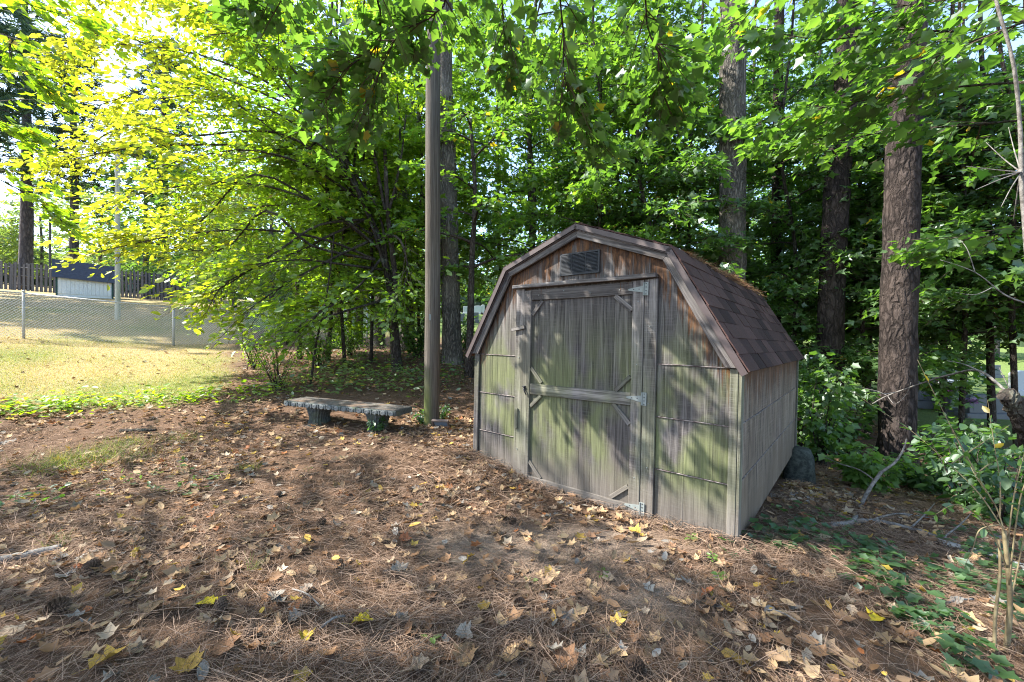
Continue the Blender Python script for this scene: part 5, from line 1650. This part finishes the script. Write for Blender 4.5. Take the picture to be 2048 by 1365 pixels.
# seedlings
def seedling(u, v, n, h, size, label, seed, pal=FRESH):
    rng = np.random.default_rng(seed); g = ground(u, v)
    root = empty('seedling', g); tag(root, label, 'seedling')
    wd = MB(); wd.tube([(0, 0, -.01), (.004, 0, h*.5), (0, .004, h)], [.002, .0018, .0012], 5); wd.build('stem', M['stem'], root)
    a = np.arange(n)*2.4 + rng.uniform(0, 6)
    P = np.stack([.01*np.cos(a), .01*np.sin(a), h*(.6+.4*np.arange(n)/n)], 1)
    D = np.stack([np.cos(a), np.sin(a), .1+0*a], 1)
    o = bpy.data.objects.new('leaves', leaf_mesh('leaves', 'oval', P, D, np.tile(UP, (n, 1))+rng.normal(0, .25, (n, 3)), size*rng.uniform(.7, 1.2, n), tints(n, pal, rng), M['leaf'])); link(o, root)
for i, (u, v, n, h, s, lab) in enumerate([
    (1383, 1088, 6, .05, .05, 'bright seedling at the foot of the shed front'), (1205, 1160, 5, .04, .045, 'seedling in the bare soil before the shed'), (1060, 1172, 4, .03, .035, 'tiny seedling at the left of the bare soil'),
    (1440, 1168, 7, .05, .04, 'seedling before the right corner of the shed'), (1425, 1140, 14, .10, .03, 'dark seedling with small leaves below the right shed corner'), (615, 950, 5, .07, .045, 'seedling standing in the middle of the leaf litter'),
    (860, 1295, 3, .05, .05, 'single leafed seedling right of the big yellow leaf'), (275, 1168, 3, .02, .03, 'tiny bright seedling in the sunlit straw at the left'), (430, 965, 6, .06, .05, 'seedling right of the ground vine at the left'),
    (835, 1018, 3, .03, .03, 'tiny seedling midway before the shed door'), (1548, 1020, 5, .03, .05, 'seedling beside the right wall of the shed'), (770, 884, 6, .05, .05, 'seedling in front of the right bench leg'),
    (30, 1010, 6, .08, .05, 'leafy seedling at the left edge of the straw')]):
    seedling(u, v, n, h, s, lab, 400+i)

# ------------------------------------------------------------------ pine straw, leaf litter, cones
def in_shed(x, y):
    p = np.stack([x, y, np.zeros_like(x), np.ones_like(x)], 0)
    q = np.array(BM.inverted()) @ p
    return (q[0] > -2.56) & (q[0] < .02) & (q[1] > -.01) & (q[1] < 3.47)
def scatter_xy(n, rmin, rmax, rng, half=1.34):
    """even over the ground in front of the viewer"""
    y = np.sqrt(rng.uniform(rmin**2, rmax**2, n)); x = rng.uniform(-1, 1, n)*(half*y + 1.0)
    return x, y
def straw():
    rng = np.random.default_rng(500)
    X = []; Y = []; Wd = []
    for n, a, b, w in ((58000, 1.3, 3.2, .0021), (46000, 3.2, 5.4, .0032), (24000, 5.4, 9.5, .005)):
        x, y = scatter_xy(n, a, b, rng)
        X.append(x); Y.append(y); Wd.append(np.full(n, w))
    x = np.concatenate(X); y = np.concatenate(Y); w = np.concatenate(Wd)
    # straw blown against the foot of the shed
    nb = 2600
    t_ = rng.uniform(-2.6, .08, nb); d_ = -np.abs(rng.normal(0, .09, nb)) - .01
    q_ = np.array(BM) @ np.stack([t_, d_, np.zeros(nb), np.ones(nb)])
    x = np.concatenate([x, q_[0]]); y = np.concatenate([y, q_[1]]); w = np.concatenate([w, np.full(nb, .0026)])
    foot = np.concatenate([np.zeros(len(x)-nb), np.clip(.05 + d_*.5, 0, .05)])
    home, far = lawn_mask(x, y)
    patch = np.clip(.75 + .55*wob(x*1.3, y*1.3), .15, 1)
    keep = (rng.random(len(x)) > np.maximum(home*.95, far*.9)) & ~in_shed(x, y) & (rng.random(len(x)) > .62*dirt_mask(x, y)) & (rng.random(len(x)) < patch)
    x, y, w, foot = x[keep], y[keep], w[keep], foot[keep]; n = len(x)
    flow = 1.2*np.sin(x*.9+y*.5) + .8*np.sin(y*1.7-x*.6)
    a = flow + rng.normal(0, .9, n)
    D = np.stack([np.cos(a), np.sin(a), rng.normal(0, .09, n)], 1)
    N = np.tile(UP, (n, 1)) + rng.normal(0, .35, (n, 3))
    z = hz(x, y) + rng.uniform(.003, .030, n) + .03*(rng.random(n) < .25) + foot*rng.random(n)
    t = rng.random((n, 1))
    C = (np.array([[.145, .092, .064]])*(1-t) + np.array([[.33, .235, .17]])*t)*rng.uniform(.4, 1.25, (n, 1))
    o = bpy.data.objects.new('pine_straw', leaf_mesh('pine_straw', 'needle', np.stack([x, y, z], 1), D, N, rng.uniform(.09, .19, n), C, M['litter'], w)); link(o)
    tag(o, 'reddish brown pine straw covering the ground before the shed', 'pine straw', kind='stuff')
straw()
LIT = np.array([[.36, .25, .14], [.26, .15, .08], [.37, .29, .20], [.17, .10, .06], [.30, .20, .12], [.25, .23, .20], [.46, .31, .07], [.30, .12, .05]])
LITP = np.array([.26, .2, .12, .14, .14, .07, .05, .02]); LITP = LITP/LITP.sum()
def litter():
    rng = np.random.default_rng(510)
    X = []; Y = []
    for n, a, b in ((3600, 1.4, 3.2), (11000, 3.2, 6.0), (13000, 6.0, 12.0)):
        x, y = scatter_xy(n, a, b, rng); X.append(x); Y.append(y)
    x = np.concatenate(X); y = np.concatenate(Y)
    home, far = lawn_mask(x, y)
    keep = (rng.random(len(x)) > np.maximum(home*.93, far*.85)) & ~in_shed(x, y) & (rng.random(len(x)) > .5*dirt_mask(x, y)) & (rng.random(len(x)) < np.clip(.62 + .65*wob(x*1.1+3, y*1.1), .12, 1))
    x, y = x[keep], y[keep]; n = len(x)
    a = rng.uniform(0, 6.28, n)
    D = np.stack([np.cos(a), np.sin(a), rng.normal(0, .2, n)], 1); N = np.tile(UP, (n, 1)) + rng.normal(0, .42, (n, 3))
    C = LIT[rng.choice(len(LIT), n, p=LITP)]*rng.uniform(.65, 1.25, (n, 1))
    S = rng.uniform(.04, .095, n); z = hz(x, y) + rng.uniform(.008, .032, n)
    half = rng.random(n) < .55
    for sel, kind, nm, lab in ((half, 'curl', 'lobed_leaf_litter', 'dry lobed leaves strewn over the woodland floor'), (~half, 'curl_oval', 'oval_leaf_litter', 'dry oval leaves strewn over the woodland floor')):
        o = bpy.data.objects.new(nm, leaf_mesh(nm, kind, np.stack([x, y, z], 1)[sel], D[sel], N[sel], S[sel], C[sel], M['litter'])); link(o)
        tag(o, lab, 'leaf litter', kind='stuff')
litter()

# fallen leaves one by one: shared meshes, one object each
def curled(kind, seed):
    rng = np.random.default_rng(seed); m = MB()
    if kind == 'lobed':
        h = [(-.05, .0), (-.02, .24), (.10, .25), (.16, .44), (.30, .32), (.46, .52), (.56, .38), (.62, .22), (.80, .15), (1.0, 0)]
        pts = h + [(x, -y) for x, y in h[-2:0:-1]]
    else:
        h = [(-.02, 0), (.12, .15), (.35, .25), (.62, .23), (.85, .11), (1.02, 0)]
        pts = h + [(x, -y) for x, y in h[-2:0:-1]]
    cu = rng.uniform(.3, 1.0); cv = rng.uniform(-.4, .7); tw = rng.uniform(-.8, .8)
    def lift(x, y):
        return cu*y*y*1.6 + cv*(x-.45)**2 + tw*x*y*.6 + .02*math.sin(9*x+4*y)
    P = []
    n = len(pts)
    for s in (1.0, .55):
        for (x, y) in pts:
            xx, yy = .42+(x-.42)*s, y*s
            P.append((xx-.45, yy, lift(xx, yy) + (rng.normal(0, .05) if s == 1.0 else rng.normal(0, .02))))
    P.append((-.03, 0, lift(.42, 0)-.01))
    f = []
    for i in range(n):
        j = (i+1) % n
        f.append((i, j, n+j, n+i)); f.append((n+i, n+j, 2*n))
    m.add(P, f)
    b = m.n
    m.tube([(-.53, 0, lift(-.08, 0)), (-.75, .03, lift(-.1, 0)+.03), (-.95, .1, lift(-.1, 0)+.02)], [.012, .010, .008], 3, caps=False)
    return m
LEAFM = {}
for ci, c in enumerate(('tan', 'brown', 'pale', 'yellow', 'ochre', 'grey', 'rust')):
    for s in range(3):
        LEAFM[(c, 'lobed', s)] = curled('lobed', 600+s+ci*10).mesh('fallen_leaf', M['leaf_'+c])
        if s < 2: LEAFM[(c, 'oval', s)] = curled('oval', 650+s+ci*10).mesh('fallen_leaf', M['leaf_'+c])
def put_leaf(p, mesh, size, rz, label, group=None, tiltx=0, tilty=0, lift=.02):
    o = bpy.data.objects.new('fallen_leaf', mesh)
    o.location = (p[0], p[1], p[2] + lift); o.scale = (size, size, size)
    o.rotation_euler = (tiltx, tilty, rz)
    link(o); tag(o, label, 'leaf', group)
special = [
  (727, 1255, 'yellow', 'lobed', .115, 'largest bright yellow maple leaf at the bottom centre'), (612, 1283, 'yellow', 'lobed', .075, 'small bright yellow leaf left of the largest yellow leaf'),
  (415, 1216, 'yellow', 'lobed', .09, 'pale yellow leaf in the sunlit straw at the lower left'), (930, 1283, 'grey', 'lobed', .09, 'blue grey lobed leaf above the big tan leaf'),
  (935, 1322, 'tan', 'lobed', .12, 'big tan lobed leaf below the blue grey leaf'), (1015, 1330, 'tan', 'lobed', .10, 'tan leaf right of the big tan leaf at the bottom'),
  (550, 1205, 'grey', 'lobed', .09, 'pale grey folded leaf at the left of the lower centre'), (800, 1148, 'grey', 'lobed', .105, 'blue grey spread leaf in the shade before the shed'),
  (812, 1252, 'grey', 'oval', .07, 'small grey leaf right of the largest yellow leaf'), (300, 1232, 'tan', 'lobed', .13, 'large tan leaf in the sunlit straw at the lower left'),
  (968, 1227, 'ochre', 'lobed', .065, 'small ochre leaf lying on the bare soil edge'), (1268, 1070, 'ochre', 'lobed', .10, 'ochre star shaped leaf before the shed front'),
  (1345, 1068, 'pale', 'lobed', .105, 'pale spread leaf beside the star shaped ochre leaf'), (1470, 1335, 'ochre', 'oval', .12, 'curled ochre leaf at the bottom right of centre'),
  (1420, 1195, 'yellow', 'oval', .06, 'small yellow leaf below the right shed corner'), (1750, 1250, 'yellow', 'lobed', .08, 'yellow leaf beside the ivy at the lower right'),
  (1940, 1255, 'tan', 'lobed', .10, 'tan three pointed leaf between the ivy strands'), (220, 1330, 'ochre', 'lobed', .13, 'large ochre leaf at the lower left corner'),
  (375, 1345, 'ochre', 'lobed', .12, 'curled ochre leaf at the bottom edge left of centre'), (242, 1042, 'yellow', 'lobed', .06, 'small yellow leaf in the shade at the left'),
  (160, 1143, 'rust', 'oval', .09, 'rusty red leaf beside the dark cone at the left'), (1130, 1335, 'brown', 'lobed', .12, 'brown curled leaf with a grey edge at the bottom'),
  (985, 942, 'grey', 'lobed', .12, 'white crumpled leaf at the left foot of the shed'), (488, 852, 'ochre', 'oval', .10, 'upright ochre leaf left of the bench'),
  (455, 1305, 'brown', 'lobed', .12, 'red brown leaf at the bottom left of centre'), (832, 1352, 'pale', 'lobed', .12, 'pale yellow leaf cut by the bottom edge'),
]
for i, (u, v, c, k_, s, lab) in enumerate(special):
    put_leaf(ground(u, v), LEAFM[(c, k_, i % (3 if k_ == 'lobed' else 2))], s, i*1.9, lab, None, random.uniform(-.25, .25), random.uniform(-.25, .25), .03)
def cone_mesh():
    m = MB(); n = 84; L = .085
    m.tube([(0, 0, -.04), (0, 0, -.02), (0, 0, .02), (0, 0, .042)], [.010, .019, .015, .003], 7)
    for i in range(n):
        t = i/n; a = i*2.39996; z = -.038 + .078*t
        r = .030*math.sin(math.pi*(t*.82+.14))**.8 + .004
        ca, sa = math.cos(a), math.sin(a)
        w = .0085
        tip = (ca*r, sa*r, z+.006); b0 = (ca*.008 - sa*w*.5, sa*.008 + ca*w*.5, z-.002); b1 = (ca*.008 + sa*w*.5, sa*.008 - ca*w*.5, z-.002)
        t0 = (ca*r*.92 - sa*w*.8, sa*r*.92 + ca*w*.8, z+.003); t1 = (ca*r*.92 + sa*w*.8, sa*r*.92 - ca*w*.8, z+.003)
        u_ = (ca*r*.8, sa*r*.8, z-.004)
        m.add([b0, b1, t1, tip, t0, u_], [(0, 1, 2, 3, 4), (0, 4, 5), (5, 2, 1), (4, 3, 5), (3, 2, 5)])
    return m.mesh('pine_cone', M['cone'])
cm = cone_mesh()
cones = [(185, 1148, 1.25, 'dark pine cone beside the rusty leaf at the left'), (115, 1232, 1.35, 'large pine cone at the left edge in the sunlit straw'), (442, 1222, .9, 'pine cone right of the pale yellow leaf'),
 (1270, 1350, 1.15, 'pine cone cut by the bottom edge'), (1040, 1220, .95, 'pine cone on the edge of the bare soil'), (1412, 1125, 1.05, 'grey pine cone before the right shed corner'), (1520, 1128, 1.1, 'pine cone right of the grey cone near the shed corner'),
 (1720, 1228, .9, 'pine cone beside the ivy strand'), (1025, 1050, .8, 'reddish pine cone before the shed door'), (1155, 1112, .75, 'small dark cone on the bare soil'), (775, 1098, .8, 'dark cone in the shade left of the bare soil'),
 (762, 1048, .8, 'pine cone in the sunlit strip before the door'), (642, 1053, .9, 'pine cone in the litter left of the door'), (555, 995, .85, 'pine cone in the litter before the bench'), (300, 880, .9, 'pine cone near the grass tuft'),
 (545, 872, .9, 'pine cone in the litter left of the bench leg'), (875, 1140, .75, 'cone on the left rim of the bare soil'), (500, 1275, .9, 'dark cone among leaves at the lower left'), (610, 1108, .7, 'small cone in the shaded litter'), (700, 1000, .75, 'small cone left of the shed foot')]
for i, (u, v, s, lab) in enumerate(cones):
    p = ground(u, v)
    o = bpy.data.objects.new('pine_cone', cm); o.location = p + Vector((0, 0, .028*s)); o.scale = (s, s, s)
    o.rotation_euler = (math.radians(75 + random.uniform(-25, 20)), random.uniform(-.3, .3), i*1.7)
    link(o); tag(o, lab, 'pine cone', 'pine cones on the ground')
for i, (u, v, u2, v2, r, lab) in enumerate([(1180, 1000, 1210, 1012, .004, 'short twig at the foot of the shed door'), (585, 1190, 640, 1225, .004, 'thin dry twig in the sunlit straw'), (640, 1270, 690, 1245, .006, 'short grey twig left of the largest yellow leaf'),
                                          (1880, 1225, 1945, 1210, .006, 'pale short stick between the ivy strands'), (1530, 1230, 1600, 1260, .004, 'thin twig right of the lower centre')]):
    a, b = ground(u, v, .025), ground(u2, v2, .03)
    q = [a, a.lerp(b, .5) + Vector((0, .01, .012)), b]
    o = MB().tube(curve_pts([tuple(t-a) for t in q]), .0+r, 6).build('dry_twig', M['deadwood'], None, smooth=True, loc=tuple(a))
    tag(o, lab, 'twig')

def many_leaves():
    rng = np.random.default_rng(620)
    x, y = scatter_xy(900, 1.6, 3.9, rng, .95)
    ok = ~in_shed(x, y) & (rng.random(len(x)) > .35*dirt_mask(x, y))
    x, y = x[ok][:274], y[ok][:274]
    z = hz(x, y)
    cs = rng.choice(['tan', 'brown', 'pale', 'yellow', 'ochre', 'grey', 'rust'], len(x), p=[.36, .36, .10, .01, .04, .09, .04])
    words = {'tan': 'dry tan leaf lying loose on the pine straw', 'brown': 'dark brown dry leaf lying loose on the pine straw', 'pale': 'pale bleached leaf lying loose on the pine straw', 'yellow': 'small loose yellow leaf on the pine straw',
             'ochre': 'dull ochre leaf lying loose on the pine straw', 'grey': 'grey weathered leaf lying loose on the pine straw', 'rust': 'rust red leaf lying loose on the pine straw'}
    marks = [(ground(u, v), lab) for (u, v, c, k_, s, lab) in special] + [(ground(u, v), lab) for (u, v, s, lab) in cones]
    taken = set(); own = {}
    dist = np.array([[math.hypot(x[i]-m[0].x, y[i]-m[0].y) for m in marks] for i in range(len(x))])
    for i in np.argsort(dist.min(1)):
        for mi in np.argsort(dist[i])[:3]:
            key = (int(mi), str(cs[i]))
            lab = str(cs[i]) + ' dry leaf nearest the ' + marks[mi][1]
            if key not in taken and dist[i, mi] < .6 and len(lab.split()) <= 16:
                taken.add(key); own[int(i)] = lab; break
    for i in range(len(x)):
        lob = rng.random() < .62
        put_leaf((x[i], y[i], z[i]), LEAFM[(cs[i], 'lobed', int(rng.integers(3)))] if lob else LEAFM[(cs[i], 'oval', int(rng.integers(2)))], rng.uniform(.045, .085), rng.uniform(0, 6.28),
                 own.get(i, words[str(cs[i])]), str(cs[i]) + ' fallen leaves on the straw', rng.normal(0, .42), rng.normal(0, .42), rng.uniform(.012, .03))
many_leaves()
